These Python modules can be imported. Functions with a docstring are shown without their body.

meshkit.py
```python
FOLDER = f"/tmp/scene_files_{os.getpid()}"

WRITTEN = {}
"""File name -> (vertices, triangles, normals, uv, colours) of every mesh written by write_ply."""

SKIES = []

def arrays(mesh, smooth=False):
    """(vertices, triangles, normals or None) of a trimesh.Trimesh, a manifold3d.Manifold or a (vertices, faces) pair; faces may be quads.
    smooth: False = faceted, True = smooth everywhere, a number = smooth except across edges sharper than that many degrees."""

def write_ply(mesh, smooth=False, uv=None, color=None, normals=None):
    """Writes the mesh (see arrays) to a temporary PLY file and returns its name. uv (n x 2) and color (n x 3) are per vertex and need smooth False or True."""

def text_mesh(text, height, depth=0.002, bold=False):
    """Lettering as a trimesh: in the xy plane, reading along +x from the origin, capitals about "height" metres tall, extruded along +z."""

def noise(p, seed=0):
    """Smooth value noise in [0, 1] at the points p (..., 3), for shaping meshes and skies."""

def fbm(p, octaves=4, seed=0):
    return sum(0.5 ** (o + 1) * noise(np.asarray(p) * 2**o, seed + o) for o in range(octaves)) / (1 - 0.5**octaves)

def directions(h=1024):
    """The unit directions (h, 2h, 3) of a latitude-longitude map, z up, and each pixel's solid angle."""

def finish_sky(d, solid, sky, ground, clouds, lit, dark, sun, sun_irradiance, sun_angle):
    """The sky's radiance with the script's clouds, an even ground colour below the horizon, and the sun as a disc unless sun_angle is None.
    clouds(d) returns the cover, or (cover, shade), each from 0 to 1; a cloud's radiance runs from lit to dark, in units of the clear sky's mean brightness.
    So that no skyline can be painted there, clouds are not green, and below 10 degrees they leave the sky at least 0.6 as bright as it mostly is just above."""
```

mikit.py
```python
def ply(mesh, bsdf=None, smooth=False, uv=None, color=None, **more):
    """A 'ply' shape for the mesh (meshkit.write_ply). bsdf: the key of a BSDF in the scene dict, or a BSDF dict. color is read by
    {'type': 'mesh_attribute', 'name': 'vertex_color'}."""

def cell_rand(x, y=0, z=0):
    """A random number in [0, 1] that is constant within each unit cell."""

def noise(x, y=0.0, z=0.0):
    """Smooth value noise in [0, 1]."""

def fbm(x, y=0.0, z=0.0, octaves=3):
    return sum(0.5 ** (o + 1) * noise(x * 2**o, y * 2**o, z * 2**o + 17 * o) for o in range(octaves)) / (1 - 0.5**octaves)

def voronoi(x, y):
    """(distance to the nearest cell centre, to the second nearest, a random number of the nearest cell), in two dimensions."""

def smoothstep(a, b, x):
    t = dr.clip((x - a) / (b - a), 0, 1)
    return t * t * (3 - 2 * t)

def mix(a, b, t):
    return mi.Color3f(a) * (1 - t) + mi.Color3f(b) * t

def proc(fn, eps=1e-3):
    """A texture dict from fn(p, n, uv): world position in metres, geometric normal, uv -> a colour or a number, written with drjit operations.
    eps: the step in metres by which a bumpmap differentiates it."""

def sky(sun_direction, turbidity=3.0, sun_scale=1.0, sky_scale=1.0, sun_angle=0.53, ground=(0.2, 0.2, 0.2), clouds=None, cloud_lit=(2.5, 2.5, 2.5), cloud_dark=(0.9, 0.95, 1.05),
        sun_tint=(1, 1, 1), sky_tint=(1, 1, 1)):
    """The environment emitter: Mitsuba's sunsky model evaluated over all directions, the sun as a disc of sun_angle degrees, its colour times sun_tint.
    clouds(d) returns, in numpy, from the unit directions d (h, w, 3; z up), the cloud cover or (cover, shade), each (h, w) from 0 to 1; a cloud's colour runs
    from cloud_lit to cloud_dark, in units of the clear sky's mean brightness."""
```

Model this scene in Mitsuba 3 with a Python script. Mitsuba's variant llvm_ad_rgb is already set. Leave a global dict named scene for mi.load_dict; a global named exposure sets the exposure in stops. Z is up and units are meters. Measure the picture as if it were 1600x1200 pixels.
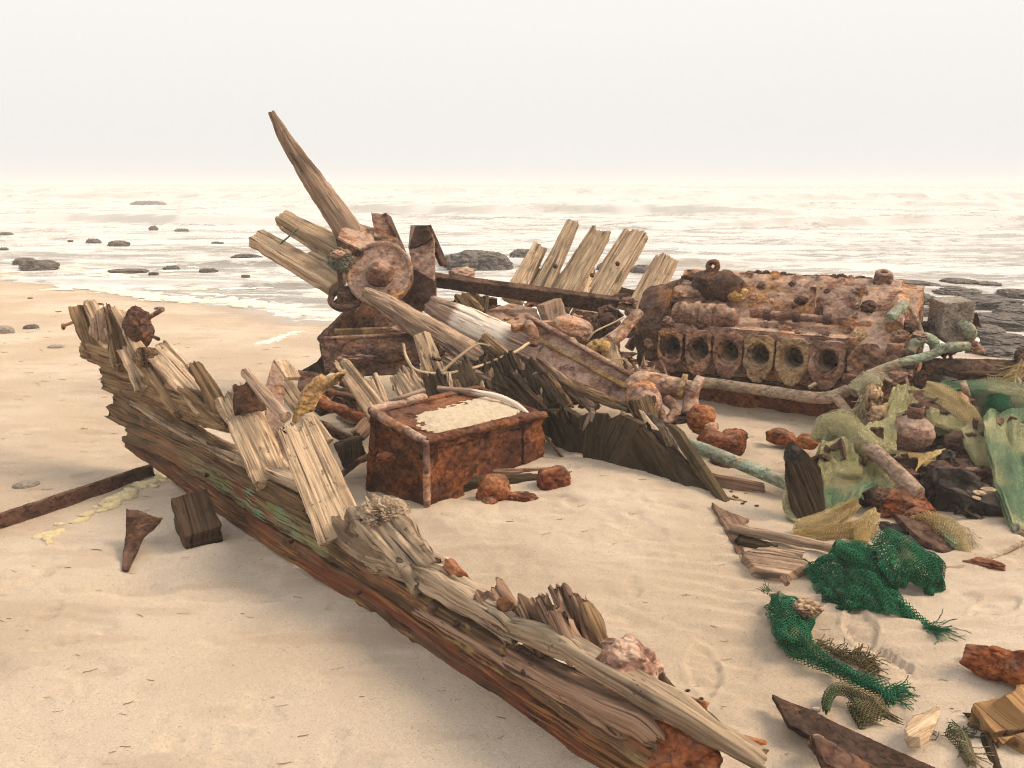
import math
import numpy as np, trimesh, manifold3d as m3, drjit as dr, mitsuba as mi, mikit, meshkit
from mikit import noise, fbm, cell_rand, smoothstep, mix, proc, voronoi
T = mi.ScalarTransform4f
scene, labels = {}, {}

# ------------------------------------------------------------------ camera, sky, exposure
EYE, PITCH, FOV = np.array([0.0, 0.0, 1.6]), math.radians(13.15), 62.0
FWD = np.array([0, math.cos(PITCH), -math.sin(PITCH)])
scene['camera'] = {'type': 'perspective', 'fov': FOV, 'fov_axis': 'x', 'near_clip': 0.05, 'far_clip': 3000.0,
                   'to_world': T().look_at(origin=EYE.tolist(), target=(EYE + FWD).tolist(), up=[0, 0, 1]),
                   'medium': {'type': 'ref', 'id': 'haze_air'}}
scene['haze_air'] = {'type': 'homogeneous', 'albedo': {'type': 'rgb', 'value': [0.90, 0.90, 0.90]},
                     'sigma_t': {'type': 'rgb', 'value': [0.0048, 0.0048, 0.0048]}}
def overcast(d):
    # a fog bank lit from above: dimmer towards the horizon, brighter towards the zenith and round the veiled sun
    z = np.clip(d[..., 2], 0, 1)
    s = np.array([0.69, -0.03, 0.66]); s = s / np.linalg.norm(s)
    glow = np.clip(d @ s, 0, 1) ** 3
    soft = meshkit.fbm(d * np.array([3.0, 3.0, 9.0]), 3, 4)
    t = np.clip(z / 0.22, 0, 1); t = t * t * (3 - 2 * t)
    return np.ones(z.shape), np.clip(1.0 - 0.58 * t - 0.22 * z - 0.25 * glow + 0.10 * (soft - 0.5), 0, 1)
scene['sky'] = mikit.sky([0.69, -0.03, 0.66], turbidity=5, sun_scale=1.12, sun_angle=26, sun_tint=(1.0, 0.955, 0.89),
                         clouds=overcast, cloud_lit=(3.55, 3.44, 3.28), cloud_dark=(3.05, 3.0, 2.92), ground=(0.3, 0.26, 0.2))
exposure = 1.30

# ------------------------------------------------------------------ helpers
FPX, RIGHT = 800 / math.tan(math.radians(FOV / 2)), np.array([1.0, 0, 0])
UP = np.cross(RIGHT, FWD)
def ray(px, py):
    return FWD * FPX + RIGHT * (px - 800) - UP * (py - 600)
def at(px, py, Y):
    """A surveyed point: bearing taken from the photograph (1600 x 1200), Y metres up the beach."""
    r = ray(px, py); return EYE + r * (Y / r[1])
def on(px, py, z=0.0):
    """The point of height z under that bearing."""
    r = ray(px, py); return EYE + r * ((z - EYE[2]) / r[2])
def mpp(p):
    return float((np.asarray(p) - EYE) @ FWD) / FPX
def unit(v):
    v = np.asarray(v, float); return v / (np.linalg.norm(v, axis=-1, keepdims=True) + 1e-12)
def key_of(name):
    k, i = name, 0
    while k in labels or k in scene or any(s.startswith(k + '__') for s in scene):
        i += 1; k = f'{name}_{i:03d}'
    return k
def thing(name, label, cat, group=None, kind=None):
    k = key_of(name); labels[k] = {'label': label, 'category': cat}
    if group: labels[k]['group'] = group
    if kind: labels[k]['kind'] = kind
    return k
def put(k, mesh, bsdf, smooth=True):
    """mesh: (vertices, faces, uv or None)"""
    v, f, uv = mesh
    if bsdf in IRON_NO:
        uv = np.tile([float(IRON_NO[bsdf]), 0.0], (len(v), 1)); bsdf = 'iron'
    elif bsdf in NET_NO:
        uv = np.tile([float(NET_NO[bsdf]), 0.0], (len(v), 1)); bsdf = 'net'
    elif bsdf in WOOD_NO:
        if uv is None:
            c = v - v.mean(0); uv = np.stack([c[:, 2] + 2.0, c[:, 0] + 0.6 * c[:, 1] + 1], 1)
        uv = uv + np.array([8.0 * 32 * WOOD_NO[bsdf], 0]); bsdf = 'wood'
    scene[k] = mikit.ply((v, f), bsdf, smooth=smooth if uv is None else bool(smooth), uv=uv)
    return k
def part(parent, name, mesh, bsdf, label=None, smooth=True, kind=None):
    k = key_of(parent + '__' + name)
    put(k, mesh, bsdf, smooth)
    if label or kind:
        labels[k] = {}
        if label: labels[k]['label'] = label
        if kind: labels[k]['kind'] = kind
    return k
def solo(name, mesh, bsdf, label, cat, group=None, smooth=True, kind=None):
    return put(thing(name, label, cat, group, kind), mesh, bsdf, smooth)
def struct(name, mesh, bsdf):
    labels[name] = {'kind': 'structure'}; return put(name, mesh, bsdf)
def join(ms):
    vs, fs, us, n = [], [], [], 0
    for v, f, u in ms:
        vs.append(v); fs.append(np.asarray(f) + n); us.append(np.zeros((len(v), 2)) if u is None else u); n += len(v)
    return np.vstack(vs), np.vstack(fs), np.vstack(us)
def spline(P, n):
    """Catmull-Rom through the rows of P at n places evenly spread in length; also the parameter (0..len-1)."""
    P = np.asarray(P, float)
    if len(P) == 2:
        t = np.linspace(0, 1, n); return P[0] + (P[1] - P[0]) * t[:, None], t
    Q = np.vstack([2 * P[0] - P[1], P, 2 * P[-1] - P[-2]])
    t = np.linspace(0, len(P) - 1 - 1e-9, 40 * len(P)); i = t.astype(int); u = (t - i)[:, None]
    a, b, c, d = Q[i], Q[i + 1], Q[i + 2], Q[i + 3]
    C = 0.5 * (2 * b + (c - a) * u + (2 * a - 5 * b + 4 * c - d) * u ** 2 + (3 * b - a - 3 * c + d) * u ** 3)
    L = np.r_[0, np.cumsum(np.linalg.norm(np.diff(C, axis=0), axis=1))]
    s = np.linspace(0, L[-1], n)
    return np.stack([np.interp(s, L, C[:, k]) for k in range(3)], 1), np.interp(s, L, t)
def section(w, t, p, n):
    a = np.linspace(0, 2 * math.pi, 1200)
    c, s = np.cos(a), np.sin(a)
    x, y = w / 2 * np.sign(c) * np.abs(c) ** (2 / p), t / 2 * np.sign(s) * np.abs(s) ** (2 / p)
    return resample(np.stack([x, y], 1), n)
def resample(xy, n):
    L = np.r_[0, np.cumsum(np.linalg.norm(np.diff(xy, axis=0), axis=1))]
    q = np.linspace(0, L[-1], n + 1)
    return np.stack([np.interp(q, L, xy[:, 0]), np.interp(q, L, xy[:, 1])], 1), q
SEED = [0]
def sweep(P, wdir, W, Th, p=8, poly=None, cell=0.009, grain=0.003, gf=(5, 55), rag=(0.0, 0.0), lump=0.0, lf=12, crack=0.0, seed=None, nmax=260, twist=0.0, caps=True):
    """A length of timber, pipe or rolled iron along the points P: widths W along wdir and thicknesses Th at those points (or the outline poly),
    furrowed along its grain, lumpy, with ends broken off raggedly."""
    SEED[0] += 1; seed = SEED[0] if seed is None else seed
    P = np.asarray(P, float); n0 = len(P)
    W = np.broadcast_to(np.asarray(W, float), (n0,)); Th = np.broadcast_to(np.asarray(Th, float), (n0,))
    L = np.linalg.norm(np.diff(P, axis=0), axis=1).sum()
    ns = int(np.clip(L / cell, 6, nmax))
    C, t = spline(P, ns)
    w, h = np.interp(t, np.arange(n0), W), np.interp(t, np.arange(n0), Th)
    w0, h0 = w.mean(), h.mean()
    if poly is None:
        per = 2 * (w0 + h0) if p > 3 else math.pi * (w0 + h0) / 2
        sec, q = section(w0, h0, p, int(np.clip(per / cell, 10, 110)))
    else:
        poly = np.asarray(poly, float); poly = np.vstack([poly, poly[:1]])
        per = np.linalg.norm(np.diff(poly, axis=0), axis=1).sum()
        sec, q = resample(poly, int(np.clip(per / cell, 12, 150)))
    nc = len(sec)
    tg = np.roll(sec[:-1], -1, 0) - np.roll(sec[:-1], 1, 0); nr = unit(np.stack([tg[:, 1], -tg[:, 0]], 1)); nr = np.vstack([nr, nr[:1]])
    T_ = unit(np.gradient(C, axis=0))
    wd = np.broadcast_to(unit(np.asarray(wdir, float)), (ns, 3))
    A = unit(wd - (wd * T_).sum(1, keepdims=True) * T_); B = np.cross(T_, A)
    if twist:
        an = np.linspace(-0.5, 0.5, ns)[:, None] * twist; A, B = A * np.cos(an) + B * np.sin(an), B * np.cos(an) - A * np.sin(an)
    s = np.linspace(0, L, ns)
    sx, sy = np.outer(w / w0, sec[:, 0]), np.outer(h / h0, sec[:, 1])
    S = np.broadcast_to(s[:, None], sx.shape)
    k = seed * 7.31
    q3 = np.stack([S * gf[0], sx * gf[1] + k, sy * gf[1] + 3 * k], -1)
    g = meshkit.fbm(q3, 3, seed) - 0.5
    d = 2 * grain * g
    if crack:
        r = np.abs(2 * meshkit.noise(np.stack([S * 2.5 + k, sx * 34 + 5 * k, sy * 34 + k], -1), seed + 3) - 1)
        d = d - crack * np.clip(1 - r / 0.16, 0, 1)
    if lump:
        d = d + 2 * lump * (meshkit.fbm(np.stack([S * lf + k, sx * lf, sy * lf + k], -1), 3, seed + 9) - 0.5)
    X, Y = sx + d * nr[:, 0], sy + d * nr[:, 1]
    def ends(x, y, e):
        z = np.zeros_like(x)
        a = meshkit.noise(np.stack([x * 45 + k + 9 * e, y * 45 + k, z], -1), seed + e)
        b = meshkit.noise(np.stack([x * 140 + k, y * 140 + 9 * e, z], -1), seed + e + 5)
        c = meshkit.noise(np.stack([x * 14 + k + 5 * e, y * 14 - k, z], -1), seed + e + 7)
        return (0.45 * a + 0.25 * b + 0.55 * c - 0.62) * 2
    off = np.zeros_like(S)
    for e, r in enumerate(rag):
        if r:
            far = (S if e == 0 else L - S); wt = np.clip(1 - far / min(6 * r, 0.6 * L), 0, 1)
            off = off + (-1 if e == 0 else 1) * r * ends(sx, sy, e) * wt
    V = C[:, None] + A[:, None] * X[..., None] + B[:, None] * Y[..., None] + T_[:, None] * off[..., None]
    U = np.stack([S + off + 1.0 + 8.0 * (seed % 31), np.broadcast_to(q[None], S.shape) + 0.37 * (seed % 13)], -1)
    rows = [(V, U)]
    if caps:
        for e in (0, 1):
            i = 0 if e == 0 else ns - 1
            cap = []
            for f in (0.86, 0.6, 0.3, 0.02):
                xx, yy = X[i] * f, Y[i] * f
                o = (-1 if e == 0 else 1) * (rag[e] * ends(xx, yy, e) if rag[e] else 0.0 * xx) + (1 if e else -1) * 0.0015
                cv = C[i] + A[i] * xx[:, None] + B[i] * yy[:, None] + T_[i] * np.broadcast_to(o, xx.shape)[:, None]
                cap.append((cv[None], np.stack([0 * xx + 1 + (1 - f) * 0.02 + s[i] + 8.0 * (seed % 31), q * f + 0.37 * (seed % 13)], -1)[None]))
            rows = cap[::-1] + rows if e == 0 else rows + cap
    V = np.concatenate([r[0] for r in rows]); U = np.concatenate([r[1] for r in rows])
    return grid_mesh(V, U)
def grid_mesh(V, U=None):
    a, b = V.shape[:2]
    I = np.arange(a * b).reshape(a, b)
    f = np.stack([I[:-1, :-1], I[:-1, 1:], I[1:, 1:], I[1:, :-1]], -1).reshape(-1, 4)
    return V.reshape(-1, 3), np.vstack([f[:, [0, 1, 2]], f[:, [0, 2, 3]]]), None if U is None else U.reshape(-1, 2)
def board(a, b, wa, wb, th, roll=0.0, **kw):
    """A plank from bearing a to bearing b (px, py, Y), wa and wb wide there (in photograph pixels), th thick, turned by roll about its length."""
    A, B = at(*a), at(*b)
    ax = unit(B - A); mid = unit((A + B) / 2 - EYE); w = unit(np.cross(ax, mid)); w = w * math.cos(roll) + np.cross(ax, w) * math.sin(roll)
    return sweep([A, B], w, [wa * mpp(A), wb * mpp(B)], th, **kw)
def rod(pts, r, **kw):
    """A round bar, pipe or rope through bearings (px, py, Y)."""
    P = np.array([at(*q) for q in pts]) if len(pts[0]) == 3 and not isinstance(pts, np.ndarray) else pts
    kw = {'grain': 0.0, **kw}
    return sweep(P, [0.13, 0.21, 0.97] if abs(unit(P[-1] - P[0])[2]) < 0.8 else [1, 0.2, 0.1], np.asarray(r) * 2, np.asarray(r) * 2, p=2, **kw)
def blob(c, radii, amp=0.18, freq=1.6, seed=1, sub=4, rot=0.0, p=2.0, tilt=0.0, ridge=0.0):
    """A corroded or weathered lump: a superellipsoid of these radii, displaced by noise."""
    m = trimesh.creation.icosphere(sub); v = np.array(m.vertices)
    if p != 2.0:
        v = v / ((np.abs(v) ** p).sum(1, keepdims=True) ** (1 / p))
    n = unit(v)
    d = amp * 2 * (meshkit.fbm(v * freq + seed * 11.7, 5, seed) - 0.5)
    if ridge: d = d - ridge * np.clip(1 - np.abs(2 * meshkit.noise(v * freq * 1.7 + seed, seed + 4) - 1) / 0.25, 0, 1)
    v = (v + n * d[:, None]) * np.asarray(radii, float)
    R = trimesh.transformations.rotation_matrix(rot, [0, 0, 1])[:3, :3] @ trimesh.transformations.rotation_matrix(tilt, [0, 1, 0])[:3, :3]
    return v @ R.T + np.asarray(c), np.array(m.faces), None
def csg(m, cell=0.02, amp=0.004, freq=30, seed=1, M=None, pit=0.0):
    """A manifold, refined, corroded along its normals and placed by the 4 x 4 matrix M."""
    g = m.refine_to_length(cell).to_mesh()
    t = trimesh.Trimesh(g.vert_properties[:, :3], g.tri_verts, process=True)
    v = np.array(t.vertices)
    d = amp * 2 * (meshkit.fbm(v * freq + seed * 3.3, 4, seed) - 0.5)
    if pit: d = d - pit * np.clip((meshkit.noise(v * freq * 0.8 + 7, seed + 2) - 0.62) / 0.2, 0, 1)
    v = v + np.array(t.vertex_normals) * d[:, None]
    if M is not None: v = v @ M[:3, :3].T + M[:3, 3]
    return v, np.array(t.faces), None
def frame(o, x, z=(0, 0, 1)):
    """A placing matrix: origin o, x along x, z nearly along z."""
    x = unit(x); y = unit(np.cross(z, x)); M = np.eye(4); M[:3, 0], M[:3, 1], M[:3, 2], M[:3, 3] = x, y, np.cross(x, y), o
    return M
def box(x0, x1, y0, y1, z0, z1):
    return m3.Manifold.cube([x1 - x0, y1 - y0, z1 - z0]).translate([x0, y0, z0])
def cyl(a, b, r0, r1=None, n=28):
    a, b = np.asarray(a, float), np.asarray(b, float); d = b - a; h = np.linalg.norm(d); z = d / h
    M = np.eye(4); x = unit(np.cross([0, 0, 1] if abs(z[2]) < 0.9 else [1, 0, 0], z)); M[:3, 0], M[:3, 1], M[:3, 2], M[:3, 3] = x, np.cross(z, x), z, a
    return m3.Manifold.cylinder(h, r0, r0 if r1 is None else r1, n).transform(M[:3])
def scrap(c, size, seed=1, n=9):
    """A corroded tangle of plates, bars and lumps fused into one piece."""
    g = np.random.default_rng(seed + 900); m = m3.Manifold.sphere(0.45, 20)
    for i in range(n):
        k = i % 4
        if k == 0: q = m3.Manifold.cube([g.uniform(.7, 1.2), g.uniform(.4, .9), g.uniform(.07, .14)], True)
        elif k == 1: q = m3.Manifold.cylinder(g.uniform(.7, 1.2), g.uniform(.08, .22), -1, 14, True)
        elif k == 2: q = m3.Manifold.cube([g.uniform(.25, .5), g.uniform(.25, .5), g.uniform(.2, .5)], True)
        else: q = m3.Manifold.cube([g.uniform(.9, 1.4), g.uniform(.1, .2), g.uniform(.08, .16)], True)
        m = m + q.rotate(list(g.uniform(-180, 180, 3))).translate(list(unit(g.normal(0, 1, 3)) * g.uniform(.15, .5)))
    m = m.scale([float(x) for x in np.asarray(size) * 1.15])
    return csg(m, max(0.011, 0.07 * float(np.mean(size))), 0.010 + 0.03 * float(np.mean(size)), 16, seed, frame(c, [1, 0.05 * (seed % 9 - 4), 0]), 0.006)
def lathe(prof, a, axis, n=40):
    """A turned piece: profile rows (radius, height) from point a along axis."""
    prof = np.asarray(prof, float); z = unit(axis); x = unit(np.cross([0, 0, 1] if abs(z[2]) < 0.9 else [1, 0, 0], z)); y = np.cross(z, x)
    rp = []
    for (r0, h0), (r1, h1) in zip(prof[:-1], prof[1:]):
        k = max(1, int(math.hypot(r1 - r0, h1 - h0) / 0.012)); rp += [(r0 + (r1 - r0) * i / k, h0 + (h1 - h0) * i / k) for i in range(k)]
    rp = np.array(rp + [tuple(prof[-1])]); an = np.linspace(0, 2 * math.pi, n + 1)
    V = np.asarray(a) + rp[:, None, :1] * (np.cos(an)[None, :, None] * x + np.sin(an)[None, :, None] * y) + rp[:, None, 1:] * z
    return grid_mesh(V, None)
def rough(mesh, amp, freq=30, seed=1):
    v, f, u = mesh
    t = trimesh.Trimesh(v, f, process=False)
    nrm = np.array(trimesh.Trimesh(v, f, process=False).vertex_normals)
    return v + nrm * (2 * amp * (meshkit.fbm(v * freq, 4, seed) - 0.5))[:, None], f, u

# ------------------------------------------------------------------ materials
def tex(a): return {'type': 'rgb', 'value': list(a)}
def bumped(inner, fn, scale, eps=1e-3):
    return {'type': 'bumpmap', 'arbitrary': proc(fn, eps), 'scale': scale, 'bsdf': inner}
def material(name, colour, rough_, bump=None, scale=0.002, spec=0.3, eps=1e-3):
    b = {'type': 'principled', 'base_color': proc(colour) if callable(colour) else tex(colour), 'roughness': proc(rough_) if callable(rough_) else rough_, 'specular': spec}
    if bump: b = bumped(b, bump, scale, eps)
    scene[name] = {'type': 'twosided', 'bsdf': b}

# Wood and iron are one material each; the tone of a piece is read from its uv: wood from the block of 8 m that uv.x lies in, iron from uv.x itself.
C3 = mi.Color3f
WOODS = {  # pale, mid, dark
    'pale_wood': ((0.57, 0.425, 0.29), (0.35, 0.248, 0.162), (0.045, 0.031, 0.022)),
    'grey_wood': ((0.41, 0.292, 0.215), (0.21, 0.143, 0.102), (0.035, 0.026, 0.021)),
    'brown_wood': ((0.27, 0.175, 0.098), (0.105, 0.064, 0.036), (0.018, 0.013, 0.010)),
    'dark_wood': ((0.066, 0.045, 0.027), (0.026, 0.018, 0.012), (0.012, 0.010, 0.008)),
    'stained_wood': ((0.30, 0.195, 0.138), (0.13, 0.074, 0.050), (0.026, 0.016, 0.013)),
    'green_hull_wood': ((0.17, 0.11, 0.062), (0.068, 0.044, 0.026), (0.016, 0.012, 0.009)),
    'red_hull_wood': ((0.16, 0.09, 0.052), (0.072, 0.038, 0.024), (0.018, 0.012, 0.009)),
    'white_painted_wood': ((0.44, 0.312, 0.245), (0.26, 0.172, 0.13), (0.05, 0.035, 0.028)),
    'mossy_wood': ((0.075, 0.054, 0.030), (0.029, 0.020, 0.012), (0.014, 0.011, 0.008)),
    'black_wood': ((0.075, 0.047, 0.029), (0.034, 0.022, 0.015), (0.011, 0.009, 0.007)),
    'rail_wood': ((0.35, 0.268, 0.19), (0.17, 0.122, 0.083), (0.024, 0.018, 0.013)),
    'hull_brown': ((0.155, 0.10, 0.056), (0.055, 0.034, 0.020), (0.014, 0.010, 0.008)),
    'orange_wood': ((0.40, 0.235, 0.11), (0.26, 0.14, 0.065), (0.05, 0.03, 0.02)),
    'straw_rope': ((0.48, 0.37, 0.25), (0.32, 0.23, 0.145), (0.08, 0.056, 0.036))}
IRONS = {  # dark, mid, orange, dust, how dusty, where orange begins
    'rusty_iron': ((0.085, 0.044, 0.034), (0.25, 0.132, 0.092), (0.42, 0.20, 0.085), (0.47, 0.335, 0.26), 0.55, 0.53),
    'dark_iron': ((0.032, 0.019, 0.015), (0.10, 0.053, 0.038), (0.25, 0.11, 0.045), (0.26, 0.175, 0.135), 0.24, 0.56),
    'red_rust': ((0.075, 0.022, 0.012), (0.21, 0.061, 0.026), (0.34, 0.115, 0.038), (0.40, 0.27, 0.19), 0.25, 0.48),
    'pink_rust': ((0.14, 0.075, 0.056), (0.37, 0.215, 0.16), (0.48, 0.235, 0.105), (0.54, 0.405, 0.32), 0.6, 0.53),
    'verdigris': ((0.03, 0.032, 0.025), (0.12, 0.155, 0.12), (0.24, 0.15, 0.10), (0.34, 0.33, 0.27), 0.4, 0.46),
    'green_pipe': ((0.15, 0.15, 0.105), (0.30, 0.375, 0.28), (0.33, 0.205, 0.125), (0.44, 0.44, 0.35), 0.4, 0.47),
    'tan_pipe': ((0.22, 0.155, 0.11), (0.40, 0.30, 0.22), (0.36, 0.22, 0.12), (0.48, 0.38, 0.29), 0.3, 0.56),
    'pinkpipe': ((0.20, 0.13, 0.10), (0.36, 0.25, 0.19), (0.36, 0.20, 0.11), (0.42, 0.32, 0.25), 0.4, 0.56),
    'charred': ((0.016, 0.013, 0.012), (0.04, 0.033, 0.03), (0.13, 0.10, 0.08), (0.12, 0.10, 0.09), 0.5, 0.56),
    'wet_rock': ((0.05, 0.043, 0.040), (0.12, 0.103, 0.094), (0.20, 0.17, 0.145), (0.22, 0.195, 0.175), 0.6, 0.58),
    'dry_stone': ((0.16, 0.135, 0.115), (0.29, 0.25, 0.215), (0.38, 0.32, 0.27), (0.40, 0.35, 0.30), 0.5, 0.56),
    'tank_rust': ((0.045, 0.018, 0.013), (0.105, 0.037, 0.021), (0.20, 0.070, 0.026), (0.26, 0.15, 0.10), 0.3, 0.49),
    'engine_rust': ((0.085, 0.042, 0.032), (0.34, 0.185, 0.128), (0.50, 0.25, 0.10), (0.58, 0.42, 0.33), 0.6, 0.50),
    'black_iron': ((0.020, 0.013, 0.011), (0.055, 0.031, 0.023), (0.14, 0.065, 0.03), (0.16, 0.11, 0.085), 0.15, 0.58),
    'ochre_rust': ((0.13, 0.07, 0.045), (0.42, 0.28, 0.17), (0.42, 0.27, 0.13), (0.42, 0.32, 0.24), 0.5, 0.48),
    'yellow_rust': ((0.17, 0.10, 0.055), (0.36, 0.215, 0.095), (0.50, 0.32, 0.12), (0.5, 0.38, 0.26), 0.4, 0.46)}
WOOD_NO, IRON_NO = {k: i for i, k in enumerate(WOODS)}, {k: i for i, k in enumerate(IRONS)}
def pick(rows, i, k):
    out = C3(*rows[0][k]) if isinstance(rows[0][k], tuple) else mi.Float(rows[0][k])
    for j, r in enumerate(rows[1:], 1):
        out = dr.select(i > j - 0.5, C3(*r[k]) if isinstance(r[k], tuple) else mi.Float(r[k]), out)
    return out
def wood_col(p, n, uv):
    """Weathered timber: grain along uv.x (metres), across uv.y."""
    b = dr.floor(uv.x / 8.0); kind = dr.floor(b / 32.0)
    r1, r2 = cell_rand(b, 3, 5), cell_rand(b, 9, 2)
    u, v = uv.x, uv.y
    pale, mid, dark = (pick(list(WOODS.values()), kind, k) for k in range(3))
    wv = v + 0.010 * noise(u * 3.0, v * 12.0, 1.0)
    broad = fbm(u * 1.6, wv * 22.0, r1 * 50, 3)
    fine = fbm(u * 9.0, wv * 210.0, r2 * 50, 3)
    c = mix(mid, pale, smoothstep(0.30, 0.68, broad * 0.55 + fine * 0.45 + 0.10 * (r1 - 0.5)))
    c = mix(c, dark, 0.75 * smoothstep(0.27, 0.10, noise(u * 4.0, wv * 120.0, 7.0)) * smoothstep(0.30, 0.55, broad))
    c = mix(c, dark, 0.6 * smoothstep(0.26, 0.14, noise(u * 2.3, wv * 42.0, 17.0)) * smoothstep(0.62, 0.42, broad))
    spots = fbm(p.x * 9.0, p.y * 9.0, p.z * 9.0, 4)
    c = mix(c, dark, 0.38 * smoothstep(0.53, 0.72, spots))
    c = mix(c, dark, 0.6 * smoothstep(0.84, 0.92, noise(u * 60.0, v * 130.0, 11.0)) * smoothstep(0.4, 0.6, spots))
    # flaking paint of the hull planks and of one spar
    fl = 0.5 * fbm(u * 3.0, v * 26.0, 4.0, 4) + 0.5 * fbm(p.x * 14.0, p.y * 14.0, p.z * 14.0, 4)
    f2 = 0.5 * fbm(u * 2.4, v * 20.0, 31.0, 4) + 0.5 * fine
    bow = smoothstep(-0.35, -1.1, p.x)
    teal = mix((0.13, 0.165, 0.065), (0.12, 0.215, 0.135), smoothstep(0.4, 0.6, spots))
    g = mix(c, (0.20, 0.065, 0.035), 0.7 * smoothstep(0.53, 0.60, f2))
    g = mix(g, teal, 0.8 * bow * smoothstep(0.51, 0.57, 0.6 * fl + 0.4 * fine) * smoothstep(-1.80, -1.3, p.x))
    g = mix(g, (0.27, 0.205, 0.085), 0.7 * (1 - bow) * smoothstep(0.50, 0.56, fl))
    r = mix(c, (0.17, 0.055, 0.032), 0.7 * smoothstep(0.48, 0.58, fl))
    r = mix(r, (0.30, 0.14, 0.05), 0.6 * smoothstep(0.58, 0.63, f2))
    lu = u - 8.0 * b
    w = mix(c, (0.74, 0.67, 0.58), 0.92 * smoothstep(0.34, 0.42, f2) * smoothstep(1.20, 1.26, lu) * smoothstep(1.72, 1.60, lu))
    def isk(name): return dr.abs(kind - WOOD_NO[name]) < 0.5
    c = dr.select(isk('green_hull_wood'), g, dr.select(isk('red_hull_wood'), r, dr.select(isk('white_painted_wood'), w, c)))
    return c * (0.80 + 0.40 * r2) * (0.62 + 0.76 * fine)
def wood_bump(p, n, uv):
    u, v = uv.x, uv.y
    return 0.6 * fbm(u * 7.0, v * 190.0, 2.0, 2) + 0.4 * smoothstep(0.14, 0.32, noise(u * 2.3, (v + 0.010 * noise(u * 3.0, v * 12.0, 1.0)) * 42.0, 17.0)) + 0.5 * smoothstep(0.10, 0.34, noise(u * 4.0, v * 120.0, 7.0))
material('wood', wood_col, 0.82, wood_bump, 0.0035, 0.06)
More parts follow.
